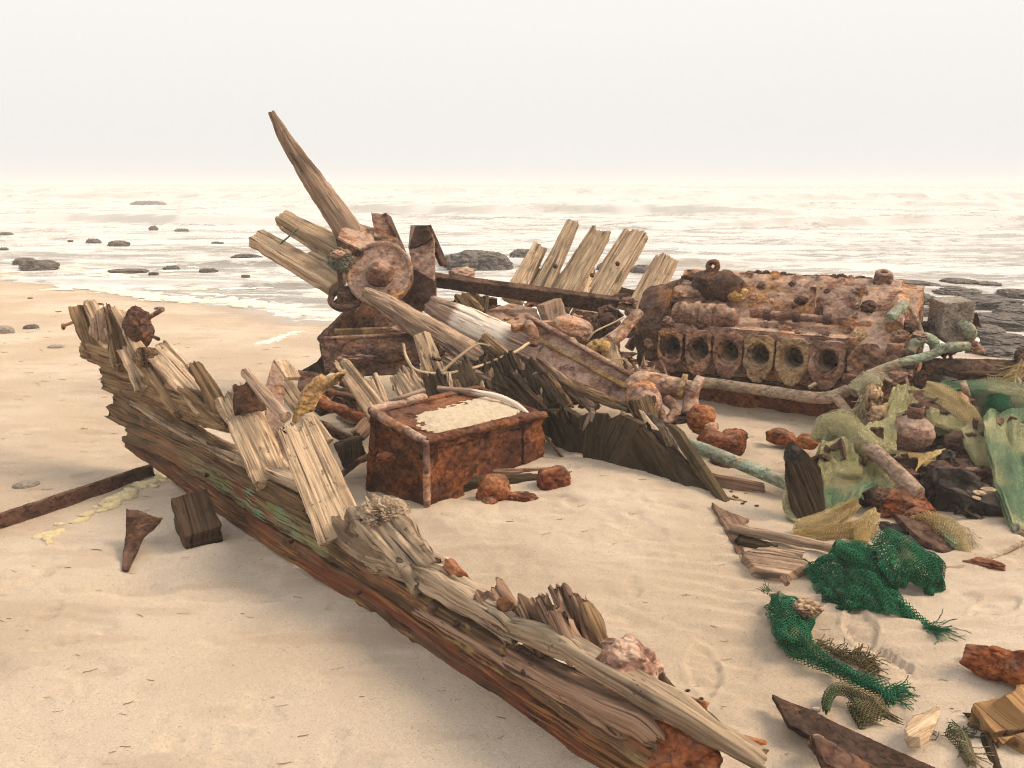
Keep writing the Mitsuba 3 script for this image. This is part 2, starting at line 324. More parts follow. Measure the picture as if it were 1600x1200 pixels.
def iron_col(p, n, uv):
    dark, mid, orange, dust, dusty, at_ = (pick(list(IRONS.values()), uv.x, k) for k in range(6))
    a = fbm(p.x * 7.0, p.y * 7.0, p.z * 7.0, 5)
    b = fbm(p.x * 31.0 + 5, p.y * 31.0, p.z * 31.0, 4)
    c = mix(dark, mid, smoothstep(0.30, 0.64, 0.72 * a + 0.28 * b))
    o = 0.68 * fbm(p.x * 5.0, p.y * 5.0 + 9, p.z * 5.0, 4) + 0.32 * b
    c = mix(c, orange, 0.9 * smoothstep(at_ - 0.02, at_ + 0.17, o))
    c = mix(c, dark * 0.5, 0.7 * smoothstep(0.42, 0.28, 0.6 * b + 0.4 * a))
    k = fbm(p.x * 75.0, p.y * 75.0 + 2, p.z * 75.0, 2)
    c = c * (0.35 + 1.3 * k)
    c = mix(c, dark * 0.4, 0.6 * smoothstep(0.07, 0.02, dr.abs(noise(p.x * 19.0 + 3 * b, p.y * 19.0, p.z * 19.0 + 3 * a) - 0.5)) * smoothstep(0.42, 0.55, a))
    return mix(c, dust * (0.7 + 0.6 * k), dusty * smoothstep(-0.1, 0.8, n.z + 0.9 * (b - 0.5)) * smoothstep(0.36, 0.56, fbm(p.x * 13.0, p.y * 13.0, p.z * 13.0 + 4, 3)))
NETS = {'dark_green_net': ((0.010, 0.075, 0.034), (0.016, 0.115, 0.055)), 'brown_green_net': ((0.045, 0.07, 0.03), (0.12, 0.10, 0.05)), 'olive_net': ((0.33, 0.31, 0.15), (0.48, 0.45, 0.26)),
        'ochre_net': ((0.38, 0.27, 0.11), (0.50, 0.39, 0.20)), 'pale_net': ((0.40, 0.36, 0.23), (0.55, 0.48, 0.34)), 'light_green_net': ((0.17, 0.265, 0.16), (0.40, 0.41, 0.24))}
NET_NO = {k: i for i, k in enumerate(NETS)}
def net_col(p, n, uv):
    a, b = (pick(list(NETS.values()), uv.x, k) for k in range(2))
    c = mix(a, b, smoothstep(0.36, 0.62, fbm(p.x * 5.0, p.y * 5.0, p.z * 5.0, 3)))
    c = c * (0.55 + 0.9 * noise(p.x * 160.0, p.y * 160.0, p.z * 160.0))
    return mix(c, (0.30, 0.22, 0.14), 0.35 * smoothstep(0.56, 0.70, fbm(p.x * 9.0, p.y * 9.0 + 3, p.z * 9.0, 3)))
material('net', net_col, 0.75, None, 0, 0.1)
def iron_bump(p, n, uv):
    return fbm(p.x * 48.0, p.y * 48.0, p.z * 48.0, 4) + 0.6 * fbm(p.x * 15.0 + 4, p.y * 15.0, p.z * 15.0, 2) + 0.5 * smoothstep(0.5, 0.62, noise(p.x * 45.0, p.y * 45.0 + 3, p.z * 45.0))
material('iron', iron_col, 0.85, iron_bump, 0.012, 0.08)
# ------------------------------------------------------------------ the beach
WATER = -0.16
SHORE = np.array([[-400, 70], [-60, 44], [-20, 27], [-10.5, 17.8], [-8.6, 15.8], [-3, 11.7], [0.5, 10.5], [5.3, 8.7], [10, 7.2], [60, 2], [400, -10]], float)
def shore(x): return np.interp(x, SHORE[:, 0], SHORE[:, 1])
PRINTS = []
def footprint(px, py, ang, length, depth=0.012, treads=9, tread=0.006):
    c = on(px, py); PRINTS.append((c[0], c[1], ang, length, depth * 0.8, treads, tread * 0.6))
footprint(1345, 985, 1.35, 0.30, 0.016, 9); footprint(1100, 1040, 1.45, 0.32, 0.012, 10); footprint(1395, 1028, 2.2, 0.16, 0.02, 0)
footprint(1555, 950, 0.4, 0.26, 0.014, 0); footprint(318, 1158, 0.25, 0.28, 0.010, 5); footprint(120, 1000, 0.6, 0.28, 0.010, 8)
footprint(30, 915, 1.0, 0.28, 0.014, 6); footprint(110, 1085, 0.7, 0.27, 0.010, 7); footprint(70, 960, 1.6, 0.22, 0.010, 5); footprint(520, 1170, 1.7, 0.2, 0.008, 4)
footprint(990, 925, 1.5, 0.18, 0.006, 6); footprint(250, 1130, 1.2, 0.1, 0.008, 4)
def dune(x, y):
    d = y - shore(x)
    z = np.where(d < -6, 0, -0.0055 * (d + 6) ** 1.6 * (d > -6) if False else 0.0)
    e = np.clip(d + 6, 0, None)
    z = -0.16 * (e / 6) ** 1.5
    z = np.where(e > 6, -0.16 - 0.045 * (e - 6), z); z = np.maximum(z, -1.1)
    near = np.clip(1.4 - np.hypot(x, y) / 14, 0.12, 1)
    P = np.stack([x, y, 0 * x], -1)
    z = z + near * (0.075 * (meshkit.fbm(P * 0.8 + 3.1, 2, 5) - 0.5) + 0.030 * (meshkit.fbm(P * np.array([2.6, 3.4, 1]) + 7, 3, 8) - 0.5) + 0.0045 * np.sin(P[..., 1] * 62 + 5 * np.sin(P[..., 0] * 2.1) + 14 * meshkit.noise(P * 1.6, 3)) * np.clip((meshkit.noise(P * 0.9 + 4, 17) - 0.45) / 0.25, 0, 1))
    # wind-carved hollows and scuffs
    z = z - near * 0.012 * np.clip((meshkit.fbm(P * np.array([5.0, 9.0, 1]), 3, 14) - 0.60) / 0.12, 0, 1)
    sc = np.clip((meshkit.fbm(P * 1.3 + 20, 2, 31) - 0.50) / 0.12, 0, 1)
    z = z + near * sc * 0.014 * (meshkit.fbm(P * 16, 3, 33) - 0.5)
    for cx, cy, r, h in HUMPS:
        z = z + h * np.exp(-((x - cx) ** 2 + (y - cy) ** 2) / (2 * r * r))
    for cx, cy, an, ln, dp, nt, tr in PRINTS:
        ca, sa = math.cos(an), math.sin(an)
        u, v = ((x - cx) * ca + (y - cy) * sa) / (ln / 2), (-(x - cx) * sa + (y - cy) * ca) / (ln * 0.19 * (1 + 0 * x))
        v = v / (0.82 + 0.22 * np.cos(2.4 * u - 0.6)); r = np.sqrt(u * u + v * v)
        inn = np.clip((1.05 - r) / 0.16, 0, 1); rim = np.exp(-((r - 1.12) / 0.13) ** 2)
        z = z - dp * inn + 0.5 * dp * rim
        if nt: z = z + tr * inn * np.sign(np.sin(u * nt * 2.2)) * 0.8
    return z
HUMPS = []
def hump(px, py, r, h):
    c = on(px, py); HUMPS.append((c[0], c[1], r, h))
hump(980, 770, 0.42, 0.05); hump(1150, 700, 0.40, 0.035); hump(900, 900, 0.35, 0.03); hump(215, 905, 0.10, -0.05); hump(420, 900, 0.22, -0.03)
hump(345, 868, 0.09, 0.05); hump(270, 874, 0.10, 0.025); hump(700, 815, 0.14, 0.025); hump(600, 800, 0.2, 0.02); hump(1180, 960, 0.25, -0.03); hump(1330, 970, 0.22, 0.03); hump(300, 760, 0.3, 0.05); hump(760, 700, 0.3, 0.05)
def axis_pts(a, b, c0, d0, grow):
    """Coordinates from a to b, spaced d0 within the stretch c0, growing outwards by the factor grow."""
    mid = list(np.arange(c0[0], c0[1], d0)); lo, hi, d = [], [], d0
    x = c0[0]
    while x > a: d = min(d * grow, 8); x -= d; lo.append(x)
    x, d = mid[-1], d0
    while x < b: d = min(d * grow, 8); x += d; hi.append(x)
    return np.array(lo[::-1] + mid + hi)
gx, gy = axis_pts(-90, 90, (-2.1, 2.6), 0.0125, 1.022), axis_pts(-25, 60, (1.75, 4.4), 0.0125, 1.013)
X, Y = np.meshgrid(gx, gy)
Z = dune(X, Y)
def height(x, y, G=Z):
    i, j = int(np.clip(np.searchsorted(gx, x) - 1, 0, len(gx) - 2)), int(np.clip(np.searchsorted(gy, y) - 1, 0, len(gy) - 2))
    u, v = (x - gx[i]) / (gx[i + 1] - gx[i]), (y - gy[j]) / (gy[j + 1] - gy[j])
    return float((G[j, i] * (1 - u) + G[j, i + 1] * u) * (1 - v) + (G[j + 1, i] * (1 - u) + G[j + 1, i + 1] * u) * v)
def sand_col(p, n, uv):
    a = fbm(p.x * 1.1, p.y * 1.1, 0.0, 4); b = fbm(p.x * 240.0, p.y * 240.0, p.z * 240.0, 2)
    c = mix((0.395, 0.318, 0.242), (0.475, 0.398, 0.318), smoothstep(0.3, 0.7, a))
    c = c * (0.80 + 0.40 * b)
    streak = fbm(p.x * 3.0 + 2.0 * p.y, p.y * 9.0, 5.0, 4)
    c = mix(c, (0.33, 0.245, 0.185), 0.36 * smoothstep(0.56, 0.74, streak))
    speck = noise(p.x * 150.0, p.y * 150.0, 3.0)
    c = mix(c, (0.16, 0.11, 0.08), 0.5 * smoothstep(0.90, 0.95, speck))
    return mix(c, (0.34, 0.265, 0.20), wet(p))
def wet(p):
    return smoothstep(-0.122, -0.158, p.z + 0.035 * (fbm(p.x * 0.9, p.y * 2.0, 2.0, 4) - 0.5))
def sand_rough(p, n, uv): return 0.9 - 0.66 * wet(p)
def sand_bump(p, n, uv):
    return (fbm(p.x * 120.0, p.y * 120.0, 0.0, 3) * 0.55 + 0.6 * fbm(p.x * 26.0, p.y * 34.0, 1.0, 3)) * (1 - 0.9 * wet(p))
material('sand_grains', sand_col, sand_rough, sand_bump, 0.006, 0.2)
struct('beach_sand', grid_mesh(np.stack([X, Y, Z], -1)), 'sand_grains')

# ------------------------------------------------------------------ the sea
sx = axis_pts(-420, 420, (-9, 9), 0.085, 1.016); sy = axis_pts(5.0, 430, (7.0, 17.0), 0.06, 1.012)
X, Y = np.meshgrid(sx, sy)
D = Y - shore(X)
A = np.clip(D / 28, 0, 1)
P = np.stack([X, Y, 0 * X], -1)
swell = 0.0
for yy, hh, ww, k in ((15, 0.10, 0.3, 8), (20, 0.20, 0.45, 1), (28, 0.30, 0.7, 2), (38, 0.45, 1.1, 3), (52, 0.65, 1.8, 4), (70, 0.9, 2.6, 5), (95, 1.25, 3.8, 6), (135, 1.4, 6, 7)):
    cr = yy + 0.14 * shore(X) - 2 + 5 * (meshkit.fbm(np.stack([X * 0.05, 0 * X + k, 0 * X], -1), 2, k) - 0.5) * (yy / 40)
    am = np.clip((meshkit.noise(np.stack([X * 2.2 / yy + 3 * k, 0 * X + k, 0 * X], -1), 20 + k) - 0.25) / 0.4, 0.12, 1)
    e = Y - cr
    swell = swell + hh * am * np.where(e < 0, np.exp(-(e / (0.55 * ww)) ** 2), np.exp(-(e / (1.9 * ww)) ** 2))
chop = (0.012 + 0.16 * A) * (meshkit.fbm(P * np.array([0.7, 1.7, 1]), 4, 41) - 0.5) + (0.004 + 0.018 * A) * (meshkit.fbm(P * np.array([3.0, 6.5, 1]), 3, 42) - 0.5)
Z = WATER + swell + chop - 0.10 * np.clip(-D, 0, 3) * 0
def foam(p):
    y = p.y
    s = fbm(p.x * 0.42 + 0.15 * y, y * 1.05, 3.0, 5)
    f = fbm(p.x * 2.6, y * 6.0, 1.0, 4)
    lace = dr.abs(2 * fbm(p.x * 1.1, y * 2.6, 8.0, 4) - 1)
    far = smoothstep(13.0, 34.0, y + 0.35 * p.x)
    g = fbm(p.x * 7.0, y * 15.0, 6.0, 3)
    crest = smoothstep(0.03, 0.16, p.z + 0.16)
    return smoothstep(0.42 - 0.09 * far, 0.60 - 0.06 * far, 0.46 * s + 0.34 * f + 0.20 * g + 0.05 * smoothstep(0.10, 0.02, lace) + 0.10 * crest)
def sea_col(p, n, uv):
    c = mix((0.26, 0.242, 0.215), (0.38, 0.352, 0.312), smoothstep(0.35, 0.65, fbm(p.x * 0.3, p.y * 0.6, 4.0, 3)))
    face = smoothstep(0.16, 0.42, -n.y) * smoothstep(0.02, 0.10, p.z + 0.16)
    return mix(c, (0.57, 0.57, 0.565), foam(p) * (1 - 0.5 * face * smoothstep(0.40, 0.60, fbm(p.x * 0.35, p.y * 0.2, 9.0, 3))))
def sea_rough(p, n, uv): return 0.28 + 0.55 * foam(p)
def sea_bump(p, n, uv): return fbm(p.x * 3.4, p.y * 8.0, 0.0, 4) + 0.7 * foam(p)
material('sea_water', sea_col, sea_rough, sea_bump, 0.045, 0.22, 0.01)
struct('sea', grid_mesh(np.stack([X, Y, Z], -1)), 'sea_water')
labels['haze'] = {'kind': 'stuff'}
scene['haze'] = {'type': 'cube', 'to_world': T().translate([0, 205, 0.85]).scale([440, 250, 2.25]), 'bsdf': {'type': 'null'}, 'interior': {'type': 'ref', 'id': 'haze_air'}}
# ------------------------------------------------------------------ the near side of the hull
HX = np.array([60, 130, 195, 250, 330, 400, 450, 560, 660, 760, 860, 930, 1050, 1180, 1260], float)
HY = np.array([5.15, 4.85, 4.62, 4.38, 4.02, 3.66, 3.42, 3.03, 2.72, 2.46, 2.23, 2.09, 1.94, 1.86, 1.84])
def hy(px, dy=0.0): return float(np.interp(px, HX, HY)) + dy
def hp(px, py, dy=0.0): return (px, py, hy(px, dy))
hull = thing('wooden_hull_side', 'long broken wooden hull side rising to the left, with flaking green and red paint', 'wreck')
def strake(up, low, th, bsdf, dy=0.0, label=None, **kw):
    up, low = np.array(up, float), np.array(low, float)
    U = np.array([at(*hp(a, b, dy)) for a, b in up]); L = np.array([at(*hp(a, b, dy)) for a, b in low])
    w = np.linalg.norm(U - L, axis=1); wd = unit((U - L).mean(0))
    n = unit(np.cross(wd, U[-1] - U[0])); n = n * np.sign(n[1])
    return part(hull, 'plank', sweep((U + L) / 2 + n * th / 2, wd, w, th, p=7, **kw), bsdf, label)
LOWU = [(197, 688), (260, 722), (330, 765), (400, 812), (500, 870), (600, 935), (700, 1003), (800, 1070), (900, 1137), (1000, 1200), (1100, 1262)]
strake(LOWU, [(203, 703), (255, 745), (325, 795), (400, 845), (500, 912), (600, 980), (700, 1050), (800, 1117), (900, 1184), (1000, 1256), (1100, 1330)], 0.06, 'red_hull_wood', 0.0,
       'lowest hull plank with flaking red paint', grain=0.006, crack=0.005, rag=(0.10, 0.05), lump=0.008, gf=(2.5, 36))
strake([(190, 667), (260, 692), (330, 728), (400, 772), (500, 834), (600, 897), (700, 957), (800, 1020), (900, 1082), (1000, 1140), (1060, 1172)],
       [(200, 692), (262, 722), (330, 764), (400, 811), (500, 869), (600, 934), (700, 1002), (800, 1069), (900, 1136), (1000, 1200), (1060, 1236)], 0.06, 'green_hull_wood', -0.012,
       'hull plank with flaking green and yellow paint', grain=0.006, crack=0.005, rag=(0.10, 0.08), lump=0.008, gf=(2.5, 36))
strake([(160, 602), (200, 620), (260, 648), (330, 690), (400, 738), (478, 782)], [(186, 655), (215, 676), (270, 698), (335, 730), (405, 775), (485, 822)], 0.06, 'hull_brown', 0.004,
       None, grain=0.007, crack=0.007, rag=(0.09, 0.10), lump=0.010, gf=(2.5, 36))
strake([(147, 576), (185, 586), (230, 592), (285, 612), (344, 652)], [(166, 606), (200, 622), (250, 642), (300, 662), (342, 676)], 0.07, 'brown_wood', -0.03,
       'thick pale splintered plank near the raised end', grain=0.012, crack=0.012, rag=(0.06, 0.10), lump=0.012)
strake([(120, 537), (150, 540), (185, 555), (216, 575)], [(128, 560), (152, 573), (185, 586), (212, 592)], 0.09, 'brown_wood', -0.02, None, grain=0.012, crack=0.012, rag=(0.05, 0.07), lump=0.015)
strake([(196, 622), (260, 660), (330, 696), (400, 728), (484, 766)], [(205, 632), (262, 671), (330, 708), (400, 742), (482, 780)], 0.10, 'rail_wood', -0.02, None, grain=0.008, crack=0.012, rag=(0.06, 0.05))
strake([(478, 768), (510, 802), (548, 836), (590, 866)], [(470, 800), (505, 832), (540, 864), (580, 888)], 0.08, 'rail_wood', -0.03, None, grain=0.010, crack=0.012, rag=(0.05, 0.06), lump=0.012)
strake([(572, 860), (640, 884), (700, 914), (770, 954), (802, 986)], [(570, 890), (640, 918), (700, 952), (770, 992), (802, 1012)], 0.10, 'rail_wood', -0.035,
       'pale topped rail plank in the middle of the hull side', grain=0.010, crack=0.014, rag=(0.05, 0.06), lump=0.012)
strake([(786, 968), (850, 990), (930, 1036), (1000, 1076), (1050, 1105), (1110, 1146), (1186, 1192)], [(790, 998), (850, 1022), (930, 1066), (1000, 1108), (1046, 1132), (1104, 1168), (1174, 1206)], 0.075, 'rail_wood', -0.04,
       'long grey rail reaching the near end of the hull side', grain=0.007, crack=0.012, rag=(0.03, 0.03), lump=0.006)
strake([(800, 1024), (860, 1058), (930, 1090), (990, 1114), (1030, 1150)], [(795, 1052), (860, 1090), (930, 1128), (985, 1158), (1015, 1184)], 0.09, 'stained_wood', -0.045, None, grain=0.008, crack=0.01, rag=(0.06, 0.05), lump=0.012)
strake([(640, 942), (760, 1014), (860, 1078), (960, 1140)], [(640, 958), (760, 1032), (860, 1096), (960, 1158)], 0.03, 'stained_wood', -0.03, None, grain=0.006, crack=0.008, rag=(0.10, 0.10), lump=0.006)
for px, py, r in ((675, 951, .016), (712, 975, .012), (455, 845, .012), (560, 925, .012), (820, 1050, .012), (322, 742, .012)):
    part(hull, 'bolt', blob(at(*hp(px, py, -0.035)), (r, r, r), 0.15, 2.0, px, 3), 'dark_iron')
def rib(a, b, wa, wb, th, bsdf, dy=0.05, label=None, name='frame_timber', roll=0.0, **kw):
    kw = {'grain': 0.013, 'crack': 0.014, 'rag': (0.05, 0.0), 'lump': 0.016, **kw}
    return part(hull, name, board(hp(*a, dy), hp(*b, dy), wa, wb, th, roll, **kw), bsdf, label)
# the bow end: a cluster of split timbers
rib((122, 480), (150, 556), 24, 24, 0.06, 'brown_wood', 0.06, None, rag=(0.02, 0.0))
rib((141, 478), (178, 556), 18, 20, 0.05, 'pale_wood', 0.10, None)
part(hull, 'frame_timber', blob(at(*hp(164, 507, 0.08)), (0.07, 0.06, 0.10), 0.2, 2.0, 3, 4, 0.3, 3.0, 0.5, 0.1), 'grey_wood')
rib((172, 484), (196, 566), 20, 34, 0.07, 'brown_wood', 0.02, None, rag=(0.10, 0.0), grain=0.016)
rib((187, 487), (224, 562), 18, 24, 0.06, 'pale_wood', 0.05, None, rag=(0.10, 0.0), grain=0.016)
rib((176, 520), (190, 575), 20, 26, 0.05, 'pale_wood', -0.01, 'yellowish splinter of wood at the raised end', rag=(0.07, 0.05), grain=0.016)
part(hull, 'rust_lump', blob(at(*hp(216, 512, 0.10)), (0.075, 0.07, 0.12), 0.3, 2.4, 5, 4), 'dark_iron', 'dark red rust lump at the raised end')
part(hull, 'bolt', rod([hp(222, 503, 0.08), hp(254, 483, 0.06)], 0.013, lump=0.004, lf=30), 'rusty_iron', 'rusty bolt jutting right from the raised end')
part(hull, 'bolt', join([rod([hp(118, 502, 0.05), hp(100, 509, 0.03)], 0.009), blob(at(*hp(99, 510, 0.03)), (0.012, 0.014, 0.022), 0.1, 2, 4, 3)]), 'rusty_iron', 'rusty bolt jutting left from the raised end')
part(hull, 'bolt', rod([hp(236, 524, 0.05), hp(248, 530, 0.03)], 0.009, lump=0.003, lf=40), 'dark_iron')
rib((205, 545), (236, 606), 36, 44, 0.08, 'pale_wood', 0.03, None)
rib((246, 548), (338, 646), 42, 40, 0.06, 'pale_wood', 0.10, 'broad pale frame timber slanting behind the top planks', rag=(0.05, 0.03))
rib((228, 560), (290, 640), 34, 40, 0.07, 'brown_wood', 0.04)
part(hull, 'frame_timber', blob(at(*hp(236, 562, 0.05)), (0.085, 0.07, 0.06), 0.25, 2.2, 31, 4, 0.2, 2.6, 0.4, 0.2), 'brown_wood')
rib((304, 568), (350, 648), 20, 28, 0.06, 'brown_wood', 0.08, None, rag=(0.04, 0.02))
rib((366, 622), (424, 748), 56, 60, 0.075, 'pale_wood', 0.06, 'broad pitted pale frame timber', rag=(0.06, 0.03), crack=0.02)
part(hull, 'rust_plate', board(hp(380, 598, 0.075), hp(392, 645, 0.085), 34, 50, 0.012, 0.2, p=9, grain=0.004, lump=0.006, rag=(0.03, 0.02)), 'dark_iron', 'dark rusty plate behind the pitted timber')
part(hull, 'pole_stub', rod([hp(384, 582, 0.16), hp(412, 615, 0.16), hp(446, 652, 0.16)], [0.028, 0.03, 0.03], grain=0.006, lump=0.006, rag=(0.02, 0.0)), 'grey_wood', 'round grey pole stub leaning beside the pitted timber')
rib((458, 655), (536, 838), 62, 78, 0.045, 'pale_wood', 0.03, 'widest smooth pale board leaning up behind the hull planks', name='board', rag=(0.10, 0.0), grain=0.0025, crack=0.0, lump=0.006)
rib((580, 800), (676, 908), 62, 66, 0.13, 'rail_wood', 0.09, 'gnarled grey frame stump', rag=(0.07, 0.04), lump=0.03, crack=0.02)
part(hull, 'frame_timber', blob(at(*hp(560, 812, 0.03)), (0.055, 0.05, 0.055), 0.3, 2.4, 12, 4), 'rail_wood')
part(hull, 'frame_timber', blob(at(*hp(600, 800, 0.10)), (0.09, 0.08, 0.05), 0.35, 3.4, 13, 5, 0, 2.4, 0, 0.2), 'rail_wood')
part(hull, 'nail', rod([hp(566, 838, -0.03), hp(588, 815, -0.05)], [0.006, 0.002]), 'pale_wood')
part(hull, 'nail', rod([hp(595, 808, 0.02), hp(608, 813, -0.02)], 0.004), 'rusty_iron')
part(hull, 'rust_plate', board(hp(700, 880, 0.10), hp(752, 944, 0.10), 20, 30, 0.05, 0.3, p=5, lump=0.012, grain=0.004, rag=(0.02, 0.02)), 'red_rust', 'orange brown rusted bracket beside the gnarled stump')
rib((762, 922), (808, 992), 52, 56, 0.07, 'stained_wood', 0.06, 'rust stained frame stump', rag=(0.04, 0.02), lump=0.018)
part(hull, 'rust_lump', blob(at(*hp(790, 948, 0.03)), (0.03, 0.025, 0.03), 0.3, 2, 14, 3), 'dark_iron')
for i, (a, b, w1, w2, dy) in enumerate((((820, 940), (860, 1020), 34, 44, 0.08), ((846, 930), (890, 1015), 30, 38, 0.10), ((872, 922), (916, 1020), 30, 34, 0.13), ((898, 936), (940, 1034), 26, 30, 0.15), ((918, 948), (956, 1034), 16, 22, 0.17), ((872, 962), (906, 1034), 30, 30, 0.04))):
    rib(a, b, w1, w2, 0.055, 'stained_wood' if i != 4 else 'brown_wood', dy, 'split end of a rotten frame stump' if i == 0 else None, rag=(0.055, 0.0), grain=0.018, crack=0.03, gf=(4, 80))
part(hull, 'rust_lump', blob(at(*hp(985, 1046, 0.07)), (0.095, 0.06, 0.075), 0.25, 2.2, 17, 5, 0.5, 2.6, 0.75), 'pink_rust', 'knobbly pinkish rust lump behind the long grey rail')
part(hull, 'rust_lump', blob(at(*hp(955, 1020, 0.08)), (0.035, 0.03, 0.04), 0.25, 2.2, 18, 4), 'rusty_iron')
part(hull, 'rust_plate', board(hp(1020, 1062, 0.10), hp(1075, 1130, 0.08), 40, 44, 0.02, 0.4, lump=0.008, rag=(0.02, 0.02)), 'dark_iron')
part(hull, 'rust_plate', board(hp(1050, 1092, 0.10), hp(1100, 1103, 0.12), 22, 14, 0.022, 0.2, p=4, lump=0.008, rag=(0.02, 0.02)), 'red_rust')
part(hull, 'rust_plate', board(hp(1030, 1165, -0.02), hp(1122, 1190, -0.02), 74, 34, 0.02, 0.3, lump=0.010, rag=(0.03, 0.05)), 'red_rust', 'orange rusted plate under the near end of the grey rail')
part(hull, 'rust_plate', board(hp(1120, 1140, 0.10), hp(1190, 1160, 0.12), 10, 8, 0.018, 0.4, lump=0.006, rag=(0.02, 0.03)), 'red_rust')

# what lies under and behind the raised end
ends = [on(-60, 850, 0.0), on(244, 746, 0.03)]
ax = unit(ends[1] - ends[0])
solo('channel_beam', sweep(ends, [0, -0.25, 1], 0.12, 0.12, poly=[(-.06, .06), (-.06, -.06), (.06, -.06), (.06, -.045), (-.045, -.045), (-.045, .06)], grain=0.0, lump=0.007, lf=14, rag=(0.02, 0.03), cell=0.010, twist=0.1), 'dark_iron',
     'dark rusty channel beam half buried in the sand at the left edge', 'beam')
scum = []
rng = np.random.default_rng(5)
for i in range(70):
    f = rng.random() ** 0.8; px, py = 60 + 230 * f + rng.normal(0, 4), 842 - 104 * f + rng.normal(0, 4)
    r = rng.uniform(0.012, 0.032); c = on(px, py, 0.0); scum.append(blob((c[0], c[1], height(c[0], c[1]) + r * 0.1), (r * 1.6, r, r * 0.55), 0.4, 2.2, i, 2, rng.uniform(0, 3)))
scene['sand_scum'] = {'type': 'principled', 'base_color': proc(lambda p, n, uv: mix((0.42, 0.34, 0.17), (0.62, 0.54, 0.36), fbm(p.x * 60, p.y * 60, p.z * 60, 3))), 'roughness': 0.9}
solo('dried_foam', join(scum), 'sand_scum', 'yellowish dried foam crust along the half buried beam', 'foam', kind='stuff')
g = on(285, 858)
blk = m3.Manifold.cube([0.16, 0.24, 0.22], True)
blk = blk - m3.Manifold.cube([0.2, 0.02, 0.05], True).translate([0, -0.115, 0.06]) - m3.Manifold.cube([0.2, 0.02, 0.03], True).translate([0, -0.115, -0.01])
fm = frame([g[0] + 0.035, g[1] + 0.11, 0.06], [0.82, 0.5, 0.1], [0.25, -0.42, 0.88])
solo('timber_block', csg(blk, 0.010, 0.009, 16, 4, fm, 0.006), 'black_wood', 'dark squared timber block propping the raised end of the hull side', 'block')
solo('rust_bracket', sweep([on(196, 890, -0.01), at(212, 838, on(205, 860)[1] + 0.03), at(226, 803, on(205, 860)[1] + 0.08)], [1, 0.3, 0.1], [0.03, 0.09, 0.16], 0.018, p=5, lump=0.008, rag=(0.01, 0.02)), 'dark_iron',
     'thin dark rusted bracket standing in the sand left of the timber block', 'bracket')
solo('rust_bar', rod([(194, 806, 4.05), (262, 808, 4.1)], 0.009, lump=0.003, lf=30), 'dark_iron', 'short rusty bar lying across the dark bracket and block', 'bar')
# ------------------------------------------------------------------ helpers for iron work
def hexmap(mesh, c):
    """A mesh of the unit cube carried into the eight corners c[i][j][k] (x, y, z)."""
    v, f, u = mesh; x, y, z = v[:, :1], v[:, 1:2], v[:, 2:3]; c = np.asarray(c, float); out = 0
    for i, j, k in np.ndindex(2, 2, 2):
        out = out + c[i, j, k] * (x if i else 1 - x) * (y if j else 1 - y) * (z if k else 1 - z)
    return out, f, u
def slab(pts, th, along=None, cell=0.012, amp=0.004, freq=22, seed=1, pit=0.0):
    """A plate with the outline of the given bearings (px, py, Y), th thick, corroded."""
    P = np.array([at(*q) for q in pts]); o = P.mean(0)
    n = np.linalg.svd(P - o)[2][2]; n = n * np.sign(n[1] + 1e-6)
    x = unit(np.cross([0.1, 0.2, 1], n)); y = np.cross(n, x)
    xy = np.stack([(P - o) @ x, (P - o) @ y], 1)
    if ((xy[:, 0] * np.roll(xy[:, 1], -1) - xy[:, 1] * np.roll(xy[:, 0], -1)).sum()) < 0: xy = xy[::-1]
    M = np.eye(4); M[:3, 0], M[:3, 1], M[:3, 2], M[:3, 3] = x, y, n, o
    m = m3.Manifold.extrude(m3.CrossSection([xy]), th).translate([0, 0, -th / 2])
    v, f, u = csg(m, cell, amp, freq, seed, M, pit)
    if along:  # timber: the grain runs from one corner towards another
        g = unit(P[along[1]] - P[along[0]]); h = np.cross(n, g); c = v - o
        u = np.stack([c @ g + 2.5 + 8.0 * (seed % 31), c @ h + 0.7 * (c @ n) + 1.0 + 0.37 * (seed % 13)], 1)
        v = v + n * (0.006 * (meshkit.fbm(np.stack([c @ g * 5, c @ h * 60, 0 * c[:, 0] + seed], 1), 3, seed) - 0.5) * 2)[:, None]
    return v, f, u

# ------------------------------------------------------------------ the rusty tank in the sand
F0, F1, F2 = on(668, 812, -0.03), on(570, 772, -0.02), on(850, 726, -0.02)
t0, t1, t2 = at(666, 688, F0[1] + 0.01), at(580, 640, F1[1] + 0.02), at(851, 646, F2[1])
t3 = at(748, 600, (F1 + F2 - F0)[1] + 0.05); F3 = np.array([t3[0], t3[1], -0.02])
corners = [[[F0, t0], [F1, t1]], [[F2, t2], [F3, t3]]]
tank = thing('rusty_tank', 'big rectangular rusted iron tank with a patch of pale sand on its top', 'tank')
shell = box(0, 1, 0, 1, 0, 1) - box(0.06, 0.94, 0.10, 0.90, 0.975, 1.2)
shell = shell - box(0.08, 0.80, -0.1, 0.025, -0.1, 0.86) - box(-0.1, 0.02, 0.10, 0.90, 0.06, 0.90) - box(0.30, 0.46, -0.1, 0.12, -0.1, 0.22)
part(tank, 'shell', hexmap(csg(shell, 0.020, 0.014, 8, 3, None, 0.012), corners), 'tank_rust')
part(tank, 'corner_seam', rod(np.array([F0 + (0, -.012, -.02), (F0 + t0) / 2 + (0, -.014, 0), t0 + (0, -.006, 0)]), 0.019, lump=0.008, lf=18), 'pink_rust', 'pale scaly corner seam')
rimp = [np.array(q) + (0, 0, -0.008) for q in (t1, t0, t2)]
part(tank, 'rim', rod(np.array([rimp[0], rimp[0] * .5 + rimp[1] * .5, rimp[1]]), 0.023, lump=0.014, lf=16), 'pink_rust')
